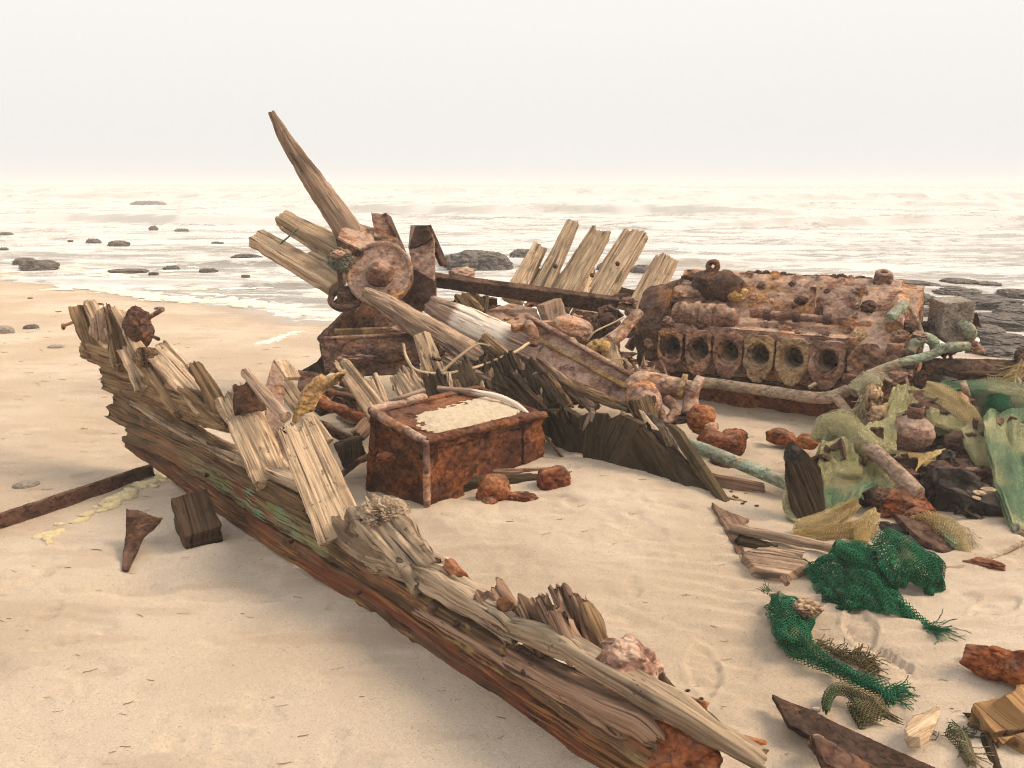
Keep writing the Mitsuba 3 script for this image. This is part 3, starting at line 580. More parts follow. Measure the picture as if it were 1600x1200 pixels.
part(tank, 'rim', rod(np.array([rimp[1], rimp[1] * .66 + rimp[2] * .34, rimp[1] * .33 + rimp[2] * .67, rimp[2]]), 0.025, lump=0.016, lf=16), 'tank_rust')
part(tank, 'rim', rod(np.array([rimp[0], rimp[0] * .55 + t3 * .45]), 0.024, lump=0.012, lf=16), 'pink_rust')
gx_, gy_ = np.meshgrid(np.linspace(0.07, 0.93, 150), np.linspace(0.11, 0.89, 90))
ps_ = meshkit.fbm(np.stack([gx_ * 6, gy_ * 5, 0 * gx_], -1), 4, 3)
patch = 1 - np.abs((gx_ - 0.54 - 0.25 * (gy_ - 0.4)) / 0.46) ** 3 - np.abs((gy_ - 0.40) / 0.33) ** 2.5 + 1.3 * (ps_ - 0.5)
patch = patch + 0.8 * (meshkit.fbm(np.stack([gx_ * 26, gy_ * 20, 0 * gx_], -1), 3, 5) - 0.5)
gz_ = 0.962 + 0.055 * np.clip(patch, -0.4, 1) + 0.015 * (ps_ - 0.5)
sv, sf, _ = grid_mesh(np.stack([gx_, gy_, gz_], -1))
scene['pale_sand'] = {'type': 'principled', 'base_color': proc(lambda p, n, uv: mix((0.34, 0.27, 0.19), (0.50, 0.43, 0.33), fbm(p.x * 70, p.y * 70, p.z * 70, 3))), 'roughness': 0.95}
part(tank, 'sand_patch', hexmap((sv, sf, None), corners), 'pale_sand', 'pale sand lying on the tank top')
part(tank, 'rust_scab', blob(at(603, 715, 4.18), (0.05, 0.03, 0.03), 0.35, 2.4, 3, 3), 'red_rust')

# red rust lumps and timbers in front of it
lp = on(770, 792)
rl = thing('rust_clump', 'orange red clump of rusted scrap on the sand in front of the tank', 'scrap')
part(rl, 'lump', blob(at(772, 768, lp[1] + 0.06), (0.085, 0.075, 0.09), 0.28, 1.8, 21, 5, 0.3, 2.3), 'red_rust')
part(rl, 'lump', blob(at(765, 790, lp[1] - 0.02), (0.045, 0.05, 0.045), 0.25, 1.8, 22, 4), 'red_rust')
part(rl, 'lump', blob(at(815, 779, lp[1] + 0.03), (0.085, 0.05, 0.035), 0.4, 2.6, 23, 4, -0.2), 'red_rust')
part(rl, 'lump', blob(at(823, 797, lp[1] - 0.03), (0.045, 0.03, 0.02), 0.4, 2.6, 24, 4), 'red_rust')
lq = on(866, 776)
solo('rust_block', blob((lq[0], lq[1] + 0.06, 0.05), (0.088, 0.075, 0.088), 0.13, 1.5, 25, 5, 0.2, 3.6), 'red_rust', 'rounded orange red rust block on the sand right of the clump', 'scrap')
solo('old_plank', board((722, 758, 4.30), (972, 744, 4.55), 26, 20, 0.045, 0.5, rag=(0.03, 0.05), grain=0.006, crack=0.012, lump=0.008), 'dark_wood', 'dark flat plank half buried in the sand behind the rust clump', 'plank')
solo('old_plank', board((735, 738, 4.42), (935, 735, 4.68), 9, 13, 0.03, 0.3, rag=(0.03, 0.05), grain=0.006, crack=0.01), 'stained_wood', 'thin split plank lying on the dark flat plank beside the tank', 'plank')
for px, py, rr, lb in ((678, 792, (0.05, 0.03, 0.02), 'small dark flake of rust at the foot of the tank corner'), (688, 803, (0.03, 0.02, 0.012), 'small grey pebble at the foot of the tank corner')):
    c = on(px, py); solo('scrap_flake', blob((c[0], c[1], 0.008), rr, 0.25, 1.8, px, 3, 0.6), 'dark_iron' if px < 680 else 'grey_wood', lb, 'scrap')

# ------------------------------------------------------------------ scrap between the hull side and the tank
solo('rust_plate', slab([(412, 612, 4.6), (426, 566, 4.75), (444, 590, 4.7), (444, 640, 4.58), (446, 745, 4.26), (420, 745, 4.26), (414, 640, 4.55)], 0.02, seed=4), 'rusty_iron', 'brown rusted plate standing behind the round grey pole stub', 'plate')
solo('pale_plate', slab([(426, 565, 4.8), (446, 564, 4.9), (470, 592, 4.85), (446, 592, 4.72)], 0.03, seed=5, amp=0.006), 'pale_wood', 'small pale board end on top of the brown rusted plate', 'board')
solo('curved_iron', sweep([at(478, 775, 4.08), at(472, 720, 4.18), at(470, 668, 4.25), at(478, 635, 4.25), at(492, 608, 4.28), at(512, 594, 4.32), at(532, 592, 4.4)], [0.9, 0.5, 0.1], [0.085, 0.085, 0.085, 0.085, 0.085, 0.085, 0.10], 0.05, poly=[(-.045, .02), (-.045, -.02), (.045, -.02), (.045, -.012), (-.02, -.012), (-.02, .02)], grain=0, lump=0.010, lf=16, cell=0.008, rag=(0.01, 0.02)), 'yellow_rust',
     'yellow brown curved iron knee behind the widest smooth board', 'ironwork')
solo('loose_board', board((444, 600, 4.9), (508, 694, 4.55), 26, 30, 0.03, 0.2, rag=(0.02, 0.02)), 'pale_wood', 'short pale board behind the yellow curved iron', 'board')
solo('loose_board', board((538, 572, 4.85), (594, 650, 4.7), 22, 38, 0.035, -0.2, rag=(0.09, 0.02), grain=0.007, crack=0.016), 'pale_wood', 'pointed grooved pale board leaning left of the tank top', 'board')
solo('loose_board', board((580, 588, 4.88), (606, 650, 4.75), 20, 26, 0.03, 0.2, rag=(0.05, 0.02), grain=0.008, crack=0.016), 'pale_wood', 'shorter pale board splinter beside the pointed board', 'board')
solo('rust_pipe', rod([(494, 624, 5.0), (530, 640, 4.95), (570, 656, 4.9)], 0.035, lump=0.02, lf=14), 'red_rust', 'lumpy red rusted pipe left of the tank', 'pipe')
solo('rust_pipe', rod([(512, 612, 5.1), (560, 622, 5.05)], 0.022, lump=0.012, lf=18), 'dark_iron', 'thin dark pipe above the lumpy red pipe', 'pipe')
solo('dark_bar', board((490, 660, 4.75), (548, 688, 4.62), 16, 14, 0.03, 0.2, lump=0.008), 'dark_iron', 'dark rusty bar on the sand left of the tank', 'bar')
solo('dark_chunk', csg(m3.Manifold.cube([0.13, 0.12, 0.14], True), 0.012, 0.016, 14, 8, frame(at(548, 706, 4.5), [1, 0.5, 0.3], [-0.4, 0, 1])), 'dark_wood', 'dark wood chunk leaning on the left side of the tank', 'chunk')
solo('dark_bar', rod([(530, 745, 4.25), (556, 724, 4.35), (575, 712, 4.4)], 0.016, lump=0.006), 'dark_iron', 'short dark rod below the dark wood chunk', 'rod')
solo('dark_bar', board((560, 680, 4.6), (578, 658, 4.7), 22, 22, 0.05, 0.3, lump=0.01, rag=(0.02, 0.02)), 'stained_wood', 'stained stub against the left corner of the tank', 'stub')
solo('dark_plate', slab([(465, 585, 6.0), (512, 555, 6.3), (520, 580, 6.25), (480, 606, 5.9)], 0.03, seed=6), 'dark_wood', 'dark sloping board below the trapezoid iron trough', 'board')
solo('rust_plate', slab([(466, 583, 5.6), (500, 588, 5.6), (520, 596, 5.5), (540, 640, 5.3), (500, 650, 5.2), (465, 620, 5.3)], 0.025, seed=7, amp=0.008), 'dark_iron', 'dark rusted plate behind the yellow curved iron', 'plate')
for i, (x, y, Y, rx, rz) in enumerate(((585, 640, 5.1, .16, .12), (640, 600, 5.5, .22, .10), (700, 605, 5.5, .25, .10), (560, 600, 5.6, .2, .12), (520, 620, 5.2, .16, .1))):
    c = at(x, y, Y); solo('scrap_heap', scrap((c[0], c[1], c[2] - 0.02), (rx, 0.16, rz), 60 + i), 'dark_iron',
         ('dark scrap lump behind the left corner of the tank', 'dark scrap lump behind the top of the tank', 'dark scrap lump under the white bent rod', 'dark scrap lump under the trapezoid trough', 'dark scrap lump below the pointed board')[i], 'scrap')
# ------------------------------------------------------------------ trapezoid iron trough, windlass wheel and the timbers round it
trough = thing('iron_trough', 'trapezoid rusted iron trough lying below the big rusted disc', 'trough')
a0, a1, a2, a3 = at(503, 530, 6.0), at(652, 522, 6.0), at(652, 586, 5.95), at(512, 588, 5.95)
part(trough, 'front_plate', slab([(501, 530, 6.0), (655, 521, 6.0), (655, 584, 5.97), (560, 588, 5.96), (509, 580, 5.97)], 0.035, seed=11, amp=0.008), 'rusty_iron')
part(trough, 'side_plate', slab([(501, 530, 6.02), (560, 470, 6.8), (566, 500, 6.8), (509, 580, 6.0)], 0.03, seed=12, amp=0.006), 'dark_iron')
part(trough, 'rim', sweep([at(500, 529, 6.0), at(575, 526, 6.0), at(655, 520, 6.0)], [0, 0, 1], 0.022, 0.06, grain=0, lump=0.008), 'rusty_iron')
part(trough, 'rim', sweep([at(500, 530, 6.0), at(532, 497, 6.45), at(562, 468, 6.85)], [0, 0, 1], 0.03, 0.04, grain=0, lump=0.008), 'dark_iron')
part(trough, 'inner_bar', board((516, 521, 6.25), (606, 517, 6.25), 14, 12, 0.03, 0.3, lump=0.006, grain=0), 'yellow_rust')
part(trough, 'back_plate', slab([(555, 470, 6.85), (660, 455, 6.85), (660, 530, 6.5), (540, 530, 6.5)], 0.03, seed=13, amp=0.01), 'dark_iron')
part(trough, 'gusset', slab([(582, 478, 6.4), (606, 486, 6.4), (618, 515, 6.35), (588, 518, 6.35)], 0.03, seed=14), 'rusty_iron')
part(trough, 'rust_lump', blob(at(625, 517, 6.2), (0.09, 0.06, 0.05), 0.35, 2.2, 15, 4), 'rusty_iron')
part(trough, 'rust_lump', blob(at(606, 557, 5.93), (0.11, 0.03, 0.05), 0.4, 2.8, 16, 4), 'dark_iron')
part(trough, 'rust_lump', blob(at(560, 545, 5.96), (0.10, 0.02, 0.05), 0.4, 2.8, 17, 4), 'rusty_iron')
solo('dark_beam', board((478, 612, 6.2), (522, 545, 6.7), 22, 20, 0.06, 0.1, lump=0.006), 'dark_wood', 'dark beam under the left end of the iron trough', 'beam')

wc = at(594, 428, 6.35); wn = unit(np.array([-0.10, -0.86, 0.50]) + 0.10 * unit(EYE - wc))
wheel = thing('rusted_disc', 'large round rusted iron disc with a domed hub, tilted towards the camera', 'wheel')
part(wheel, 'disc', rough(lathe([(0.0, -0.05), (0.24, -0.05), (0.25, -0.03), (0.25, 0.03), (0.238, 0.036), (0.222, 0.03), (0.215, 0.016), (0.12, 0.010), (0.0, 0.012)], wc, wn, 72), 0.004, 22, 3), 'pink_rust')
part(wheel, 'hub', rough(lathe([(0.112, 0.0), (0.106, 0.03), (0.09, 0.065), (0.068, 0.095), (0.042, 0.115), (0.038, 0.14), (0.018, 0.146), (0.0, 0.138)], wc, wn, 36), 0.004, 26, 4), 'rusty_iron')
part(wheel, 'shaft', sweep([wc - wn * 0.05, wc - wn * 0.35], [1, 0, 0], 0.14, 0.14, p=2, grain=0, lump=0.015), 'dark_iron')
valve = thing('old_valve', 'round crusty valve with green verdigris left of the rusted disc', 'valve')
vc = at(532, 407, 6.3)
part(valve, 'wheel', blob(vc, (0.09, 0.07, 0.085), 0.35, 3.4, 41, 5, 0, 2.2, 0.3, 0.25), 'verdigris')
part(valve, 'cap', blob(vc + (-0.01, -0.045, 0.045), (0.055, 0.03, 0.03), 0.4, 3.0, 42, 4), 'pink_rust')
part(valve, 'stem', rod([(530, 420, 6.32), (533, 448, 6.32), (536, 462, 6.32)], [0.022, 0.018, 0.05], lump=0.006), 'dark_iron')
rc = at(540, 466, 6.32)
def ring(c, R, r, z, seed=1, amp=0.005):
    t = trimesh.creation.torus(R, r, 48, 14)
    return rough((np.array(t.vertices) @ frame(c, [1, 0, 0.05], z)[:3, :3].T + c, np.array(t.faces), None), amp, 24, seed)
part(valve, 'flange', ring(rc, 0.112, 0.024, [-0.1, -0.55, 0.9], 8), 'dark_iron', 'dark ring flange')
part(valve, 'base', rough(lathe([(0.0, 0.06), (0.05, 0.06), (0.065, 0.0), (0.10, -0.02), (0.10, -0.06), (0.0, -0.06)], rc, [-0.1, -0.3, 0.95], 28), 0.008, 20, 9), 'dark_iron')
solo('wooden_pole', sweep([at(424, 176, 6.55), at(450, 222, 6.6), at(492, 285, 6.65), at(536, 350, 6.7), at(565, 400, 6.75)], [1, 0, 0.3], [0.055, 0.095, 0.155, 0.21, 0.23], [0.05, 0.09, 0.13, 0.16, 0.17], p=2.6, lump=0.014, lf=7, grain=0.010, crack=0.010, rag=(0.02, 0.0), gf=(3, 40), nmax=320), 'grey_wood',
     'long tapering grey pole rising towards the sky', 'pole')
planks_l = 'pale planks left of the rusted disc'
solo('pale_plank', board((401, 372, 6.8), (528, 446, 6.5), 33, 42, 0.10, -0.75, rag=(0.02, 0.0), grain=0.005, crack=0.010, lump=0.006), 'pale_wood', 'lower and longer of the pale planks jutting left of the valve', 'plank')
solo('pale_plank', board((440, 340, 7.0), (548, 396, 6.7), 26, 40, 0.09, -0.75, rag=(0.02, 0.0), grain=0.005, crack=0.010, lump=0.006), 'pale_wood', 'upper of the pale planks jutting left of the valve', 'plank')
solo('pale_plank', board((442, 352, 6.95), (500, 385, 6.85), 16, 24, 0.05, -0.2, rag=(0.02, 0.03), grain=0.006, crack=0.012), 'pale_wood', 'short split plank under the upper pale plank', 'plank')
solo('pale_plank', board((488, 392, 6.85), (548, 420, 6.7), 46, 44, 0.05, -0.5, rag=(0.04, 0.0), grain=0.006, crack=0.012), 'pale_wood', 'pale board between the two jutting planks', 'plank')
solo('long_nail', rod([(438, 381, 6.55), (466, 357, 6.6)], 0.007), 'verdigris', 'thin greenish nail sticking out between the pale planks', 'nail')
def angle_iron(name, A, B, w, bsdf, label, roll, th=0.02, w2=None):
    P = [at(*A), at(*B)]; h = w
    return solo(name, sweep(P, unit(np.array([math.cos(roll), -0.4, math.sin(roll)])), [w * mpp(P[0]), (w2 or w) * mpp(P[1])], [w * mpp(P[0]) * .6, (w2 or w) * mpp(P[1]) * .6],
                poly=[(x * w * mpp(P[0]), y * w * mpp(P[0])) for x, y in ((-.5, .3), (-.55, .22), (0, -.3), (.5, .3), (.42, .34), (0, -.1))], grain=0, lump=0.008, lf=14, rag=(0.02, 0.02)), bsdf, label, 'ironwork')
frame_ = thing('iron_bracket', 'upright rusted angle iron behind the disc, left of two', 'ironwork')
part(frame_, 'flange', slab([(581, 334, 6.75), (601, 334, 6.7), (612, 352, 6.7), (632, 398, 6.6), (585, 392, 6.6), (584, 355, 6.7)], 0.025, seed=21), 'rusty_iron')
part(frame_, 'flange', slab([(601, 333, 6.7), (608, 340, 6.85), (634, 394, 6.7), (630, 400, 6.6), (612, 360, 6.65)], 0.025, seed=22), 'dark_iron')
frame_ = thing('iron_bracket', 'upright rusted angle iron right of the disc, above the long dark bar', 'ironwork')
part(frame_, 'flange', slab([(643, 353, 6.5), (668, 352, 6.45), (679, 376, 6.4), (680, 440, 6.3), (645, 420, 6.35), (640, 388, 6.45)], 0.025, seed=23), 'pink_rust')
part(frame_, 'flange', slab([(668, 352, 6.45), (680, 372, 6.5), (702, 416, 6.6), (684, 416, 6.5), (679, 380, 6.4)], 0.025, seed=24), 'dark_iron')
part(frame_, 'cap', slab([(641, 390, 6.42), (646, 356, 6.5), (668, 352, 6.4), (678, 374, 6.36), (665, 378, 6.34)], 0.02, seed=25), 'dark_iron')
part(frame_, 'web', slab([(646, 420, 6.36), (680, 436, 6.3), (682, 470, 6.3), (668, 478, 6.3), (640, 450, 6.35)], 0.03, seed=26), 'dark_iron')
solo('iron_plate', slab([(531, 360, 6.6), (560, 354, 6.75), (584, 356, 6.75), (584, 392, 6.55), (566, 396, 6.45), (528, 372, 6.5)], 0.03, seed=27, amp=0.006), 'pink_rust', 'tilted rusted plate at the foot of the long grey pole', 'plate')
solo('iron_plate', slab([(526, 372, 6.45), (566, 392, 6.4), (566, 402, 6.4), (530, 392, 6.45)], 0.04, seed=28), 'dark_iron', 'dark folded edge plate above the valve', 'plate')
solo('rust_chunk', blob(at(722, 428, 6.7), (0.10, 0.06, 0.05), 0.3, 2.0, 29, 4, 0.2, 2.6), 'pink_rust', 'rust chunk resting behind the left end of the long dark bar', 'scrap')
solo('dark_heap', scrap(at(650, 455, 6.55), (0.16, 0.14, 0.17), 30), 'rusty_iron', 'rusty scrap mass under the big disc', 'scrap')
solo('dark_heap', scrap(at(610, 500, 6.6), (0.25, 0.14, 0.14), 31), 'rusty_iron', 'rusty scrap mass inside the iron trough', 'scrap')
solo('dark_heap', scrap(at(730, 480, 6.8), (0.24, 0.14, 0.14), 32), 'dark_iron', 'dark scrap mass behind the grey log', 'scrap')
solo('long_bar', board((676, 437, 6.45), (962, 477, 6.75), 20, 27, 0.07, 0.55, p=10, lump=0.006, grain=0.003, rag=(0.01, 0.008), lf=9), 'dark_iron', 'long dark rusty flat bar lying across the wreck', 'bar')
solo('grey_log', sweep([at(570, 458, 5.95), at(610, 480, 5.92), at(660, 512, 5.9), at(720, 548, 5.85), at(750, 566, 5.8)], [0, 0, 1], [0.09, 0.15, 0.19, 0.22, 0.22], [0.09, 0.15, 0.19, 0.22, 0.22], p=2.2, lump=0.016, lf=8, grain=0.008, crack=0.012, rag=(0.04, 0.03), gf=(3, 40)), 'grey_wood', 'thick grey log lying in front of the big rusted disc', 'log')
solo('painted_spar', sweep([at(672, 475, 6.25), at(720, 498, 6.15), at(770, 522, 6.05), at(846, 556, 5.9)], [0.4, 0.3, 1], [0.14, 0.20, 0.23, 0.23], [0.14, 0.19, 0.20, 0.20], p=3.0, lump=0.014, lf=8, grain=0.005, crack=0.008, rag=(0.05, 0.03), nmax=200), 'white_painted_wood', 'spar with a patch of flaking white paint behind the grey log', 'spar')
solo('splinter_stub', board((716, 470, 6.5), (740, 500, 6.4), 44, 48, 0.10, 0.2, rag=(0.05, 0.0), grain=0.014, crack=0.03, gf=(4, 60)), 'brown_wood', 'rotten split timber end below the long dark bar', 'timber')
solo('splinter_stub', board((748, 462, 6.6), (742, 490, 6.6), 30, 36, 0.10, 0.2, rag=(0.04, 0.0), grain=0.014, crack=0.03, gf=(4, 60)), 'brown_wood', 'furrowed timber end right of the rotten split timber end', 'timber')
solo('loose_board', board((658, 520, 5.75), (682, 590, 5.65), 26, 36, 0.05, -0.3, rag=(0.03, 0.02), grain=0.007, crack=0.016), 'pale_wood', 'pale grooved board standing against the end of the iron trough', 'board')
# channel girder
gd = thing('channel_girder', 'wide rusted channel girder sloping down to the right before the engine', 'girder')
ga, gb = (812, 520, 6.0), (985, 612, 5.45)
GA, GB = at(*ga), at(*gb); gax = unit(GB - GA); gw = unit(np.cross(gax, unit(GA - EYE))); gw = gw if gw[2] > 0 else -gw
gw = unit(gw + 0.25 * np.array([0, 1, 0]))
part(gd, 'web', sweep([GA - gw * 0.02, GB - gw * 0.02], gw, [0.26, 0.20], 0.025, grain=0, lump=0.012, lf=9, rag=(0.03, 0.03)), 'pink_rust')
part(gd, 'flange', sweep([GA + gw * 0.13, GB + gw * 0.09], gw, [0.03, 0.03], [0.14, 0.12], grain=0, lump=0.010, lf=11, rag=(0.03, 0.03)), 'pink_rust')
part(gd, 'flange', sweep([GA - gw * 0.15, GB - gw * 0.11], gw, [0.028, 0.028], [0.12, 0.10], grain=0, lump=0.010, lf=11, rag=(0.03, 0.03)), 'rusty_iron')
part(gd, 'stiffener', sweep([GA + gw * 0.03 - (0, .025, 0), GB + gw * 0.02 - (0, .025, 0)], gw, 0.035, 0.03, grain=0, lump=0.008, lf=16), 'yellow_rust', 'raised yellow rusted edge')
part(gd, 'collar', rod([(826, 506, 5.95), (834, 520, 5.85), (832, 540, 5.8)], 0.035, lump=0.01), 'rusty_iron')
solo('rust_strip', board((800, 512, 5.9), (862, 505, 6.1), 12, 10, 0.04, 0.3, p=3, lump=0.01), 'rusty_iron', 'curved rusted strip over the upper end of the girder', 'strip')
solo('rust_plate', slab([(752, 492, 6.6), (800, 478, 6.8), (838, 480, 6.7), (846, 516, 6.4), (820, 512, 6.3), (776, 500, 6.4)], 0.03, seed=41, amp=0.008), 'rusty_iron', 'rusted plate with a hole below the right half of the long bar', 'plate')
solo('grey_block', csg(m3.Manifold.cube([0.16, 0.12, 0.15], True), 0.012, 0.010, 14, 9, frame(at(862, 486, 6.5), [1, 0.5, 0.35], [-0.35, 0, 1])), 'grey_wood', 'dark grey squared block leaning under the long dark bar', 'block')
solo('rust_pipe', rod([(846, 518, 6.3), (872, 512, 6.3), (890, 508, 6.35)], 0.055, lump=0.02, lf=12), 'dark_iron', 'dark pipe stub left of the barrel shaped lump', 'pipe')
solo('barrel_lump', blob(at(894, 516, 6.2), (0.15, 0.12, 0.10), 0.12, 2.2, 43, 5, -0.2, 2.5, 0.25), 'pink_rust', 'barrel shaped pinkish lump between girder and engine', 'scrap')
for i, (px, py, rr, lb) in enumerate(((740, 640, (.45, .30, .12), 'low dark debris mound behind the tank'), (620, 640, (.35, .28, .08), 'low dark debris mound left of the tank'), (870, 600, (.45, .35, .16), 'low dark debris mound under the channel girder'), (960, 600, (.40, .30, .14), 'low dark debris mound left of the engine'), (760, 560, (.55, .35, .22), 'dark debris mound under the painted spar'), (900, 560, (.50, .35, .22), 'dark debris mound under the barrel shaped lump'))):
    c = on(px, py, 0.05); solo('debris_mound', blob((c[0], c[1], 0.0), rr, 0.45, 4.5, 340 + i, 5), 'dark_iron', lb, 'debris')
for i, (px, py, Y, rr, m, lb) in enumerate(((790, 505, 6.5, (.16, .12, .10), 'rusty_iron', 'rusty scrap between painted spar and long bar'), (870, 548, 6.1, (.14, .10, .10), 'dark_iron', 'dark scrap right of the girder collar'), (915, 575, 5.9, (.14, .10, .09), 'rusty_iron', 'rusty scrap behind the lower part of the girder'), (840, 470, 7.0, (.18, .12, .08), 'rusty_iron', 'rusty scrap under the middle of the long bar'), (690, 560, 5.75, (.14, .10, .10), 'dark_iron', 'dark scrap under the thick grey log'), (560, 560, 5.9, (.2, .05, .05), 'rusty_iron', 'rusty scrap crusted on the trough front'))):
    solo('scrap_lump', scrap(at(px, py, Y), rr, 350 + i), m, lb, 'scrap')
for i, (a, b, wa, wb, m, lb) in enumerate((((756, 532, 5.85), (816, 590, 5.5), 26, 30, 'brown_wood', 'brown timber under the painted spar'), ((700, 566, 5.6), (772, 600, 5.35), 16, 20, 'grey_wood', 'grey timber below the thick grey log'), ((846, 566, 5.6), (930, 640, 5.2), 14, 18, 'stained_wood', 'stained timber along the lower side of the girder'), ((880, 600, 5.4), (985, 640, 5.1), 14, 12, 'brown_wood', 'thin timber above the dark leaning planks'))):
    solo('loose_timber', board(a, b, wa, wb, 0.09, 0.2, rag=(0.05, 0.03), grain=0.012, crack=0.02, lump=0.012), m, lb, 'timber')
# white bent rod, cords and wires
solo('bent_rod', rod([(684, 607, 5.0), (730, 611, 4.95), (775, 619, 4.9), (806, 632, 4.85), (832, 655, 4.8)], 0.017, lump=0.003, lf=20), 'white_painted_wood', 'pale bent rod lying along the back of the tank', 'rod')
solo('grey_stick', rod([(596, 636, 4.9), (630, 622, 4.9), (664, 610, 4.95)], [0.03, 0.022, 0.02], lump=0.008, grain=0.005), 'grey_wood', 'short grey stick along the left back edge of the tank', 'stick')
solo('old_rope', rod([(630, 538, 5.6), (636, 560, 5.45), (650, 578, 5.4), (690, 584, 5.4), (740, 575, 5.45), (800, 552, 5.6), (826, 536, 5.75)], 0.010, lump=0.004, lf=40), 'straw_rope', 'old rope looping in front of the grey log', 'rope')
solo('old_rope', rod([(690, 582, 5.4), (716, 558, 5.5), (745, 538, 5.65), (764, 540, 5.7)], 0.010, lump=0.004, lf=40), 'straw_rope', 'short rope end branching from the looping rope', 'rope')
tip = [(700, 585, 5.3), (712, 600, 5.15), (765, 590, 5.4), (775, 575, 5.5), (815, 575, 5.4), (838, 596, 5.25), (846, 618, 5.1), (868, 625, 5.1), (805, 596, 5.3), (752, 604, 5.2)]
for i, (px, py, Y) in enumerate(tip):
    solo('wood_splinter', board((px, py - 4 - 3 * (i % 3), Y), (px + 8 + 3 * (i % 2), py + 34, Y - 0.1), 5 + 3 * (i % 3), 14 + 4 * (i % 2), 0.04, 0.3 * (i % 3) - 0.3, rag=(0.05, 0.01), grain=0.012, crack=0.02, gf=(4, 70)), ('pale_wood', 'brown_wood', 'stained_wood')[i % 3],
         ('pale', 'brown', 'reddish')[i % 3] + ' upright splinter in the rotten heap, ' + ('at its far left', 'beside the bent rod end', 'under the rope', 'beside the pole foot', 'under the girder top', 'left of the girder edge', 'above the leaning planks', 'at its right end', 'in its middle', 'behind the bent rod')[i], 'splinter')
# rotten frame ends in the middle
midl = ['rotten pale tipped stub left of the white bent rod', 'rotten stub with a forked tip behind the tank', 'dark rotten stub above the white bent rod', 'rotten stub under the upper end of the girder', 'rotten stub left of the dark leaning planks', 'brown rotten stub before the girder', 'dark rotten stub behind the tank corner', 'rotten stub at the foot of the girder', 'small rotten stub beside the looping rope']
for i, (a, b, wa, wb, m) in enumerate((((622, 590, 5.3), (640, 622, 5.2), 22, 34, 'pale_wood'), ((640, 580, 5.4), (660, 618, 5.2), 14, 26, 'pale_wood'), ((676, 590, 5.2), (690, 622, 5.1), 30, 40, 'dark_wood'), ((792, 560, 5.5), (812, 612, 5.2), 26, 40, 'dark_wood'),
                                        ((826, 578, 5.35), (858, 640, 5.0), 34, 46, 'dark_wood'), ((852, 592, 5.3), (880, 640, 5.1), 22, 34, 'brown_wood'), ((762, 566, 5.55), (780, 618, 5.2), 26, 36, 'dark_wood'), ((790, 600, 5.2), (840, 655, 4.9), 40, 46, 'black_wood'), ((720, 575, 5.5), (736, 615, 5.2), 34, 40, 'dark_wood'))):
    solo('rotten_stub', board(a, b, wa, wb, 0.08, 0.2, rag=(0.07, 0.02), grain=0.016, crack=0.03, gf=(4, 60), lump=0.01), m, midl[i], 'timber')
for i in range(6):
    px, py, Y = ((740, 560, 5.9), (690, 560, 5.9), (790, 600, 5.6), (850, 610, 5.4), (760, 600, 5.6), (900, 600, 5.7))[i]
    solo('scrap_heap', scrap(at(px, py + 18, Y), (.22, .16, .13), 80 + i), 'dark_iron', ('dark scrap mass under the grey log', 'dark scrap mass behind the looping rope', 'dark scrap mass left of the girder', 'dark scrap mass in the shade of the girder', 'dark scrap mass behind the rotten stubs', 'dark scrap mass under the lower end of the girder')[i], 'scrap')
# ------------------------------------------------------------------ dark leaning hull planks in the middle
wall = thing('leaning_hull_planks', 'dark piece of hull planking leaning in the sand between tank and engine', 'wreck')
for i, (pts, al) in enumerate(((((834, 622, 5.16), (852, 632, 5.15), (872, 641, 5.12), (884, 668, 5.10), (870, 694, 5.15), (846, 664, 5.28)), (1, 4)),
        (((868, 645, 5.08), (880, 636, 5.08), (908, 648, 5.0), (914, 652, 4.98), (926, 724, 4.80), (868, 690, 5.12)), (2, 4)),
        (((906, 652, 4.96), (920, 644, 4.94), (946, 647, 4.86), (958, 660, 4.80), (938, 732, 4.72), (916, 716, 4.82)), (2, 4)),
        (((956, 655, 4.78), (972, 646, 4.74), (990, 655, 4.66), (1006, 663, 4.6), (968, 742, 4.62), (938, 734, 4.70)), (3, 4)),
        (((1000, 666, 4.62), (1012, 672, 4.6), (1052, 720, 4.42), (1078, 772, 4.30), (1020, 754, 4.48), (966, 744, 4.62)), (1, 3)),
        (((1012, 670, 4.66), (1030, 674, 4.62), (1048, 690, 4.55), (1102, 748, 4.30), (1138, 789, 4.12), (1078, 772, 4.28), (1050, 716, 4.46)), (0, 4)),
        (((1042, 663, 4.66), (1052, 664, 4.64), (1064, 674, 4.56), (1140, 786, 4.12), (1128, 788, 4.13), (1092, 738, 4.34)), (1, 3)))):
    pts = [(a, b, Y - 0.0012 * max(0, 745 - b) + (0.0, 0.022, -0.012, 0.018, 0.0, 0.02, -0.015)[i]) for a, b, Y in pts]
    part(wall, 'plank', slab(pts, 0.045, al, 0.010, 0.005, 20, 50 + i, 0.004), 'dark_wood' if i not in (1, 2, 6) else 'mossy_wood')
for i, (a, b, w1, w2) in enumerate((((876, 634), (884, 664), 8, 22), ((924, 641), (922, 672), 10, 26), ((950, 650), (942, 680), 7, 22), ((974, 644), (966, 684), 9, 24), ((1012, 664), (1024, 704), 8, 22), ((1034, 668), (1056, 712), 8, 18))):
    Yt = 5.02 - 0.0028 * (a[0] - 876)
    part(wall, 'splintered_top', board((*a, Yt - 0.12), (*b, Yt - 0.10), w1, w2, 0.03, 0.1, rag=(0.04, 0.01), grain=0.010, crack=0.02, gf=(4, 70)), 'rail_wood' if i % 2 else 'dark_wood')
solo('thin_stick', rod([(852, 682, 5.0), (872, 706, 4.85), (886, 724, 4.8)], 0.011, lump=0.004), 'brown_wood', 'thin stick leaning at the right end of the tank', 'stick')
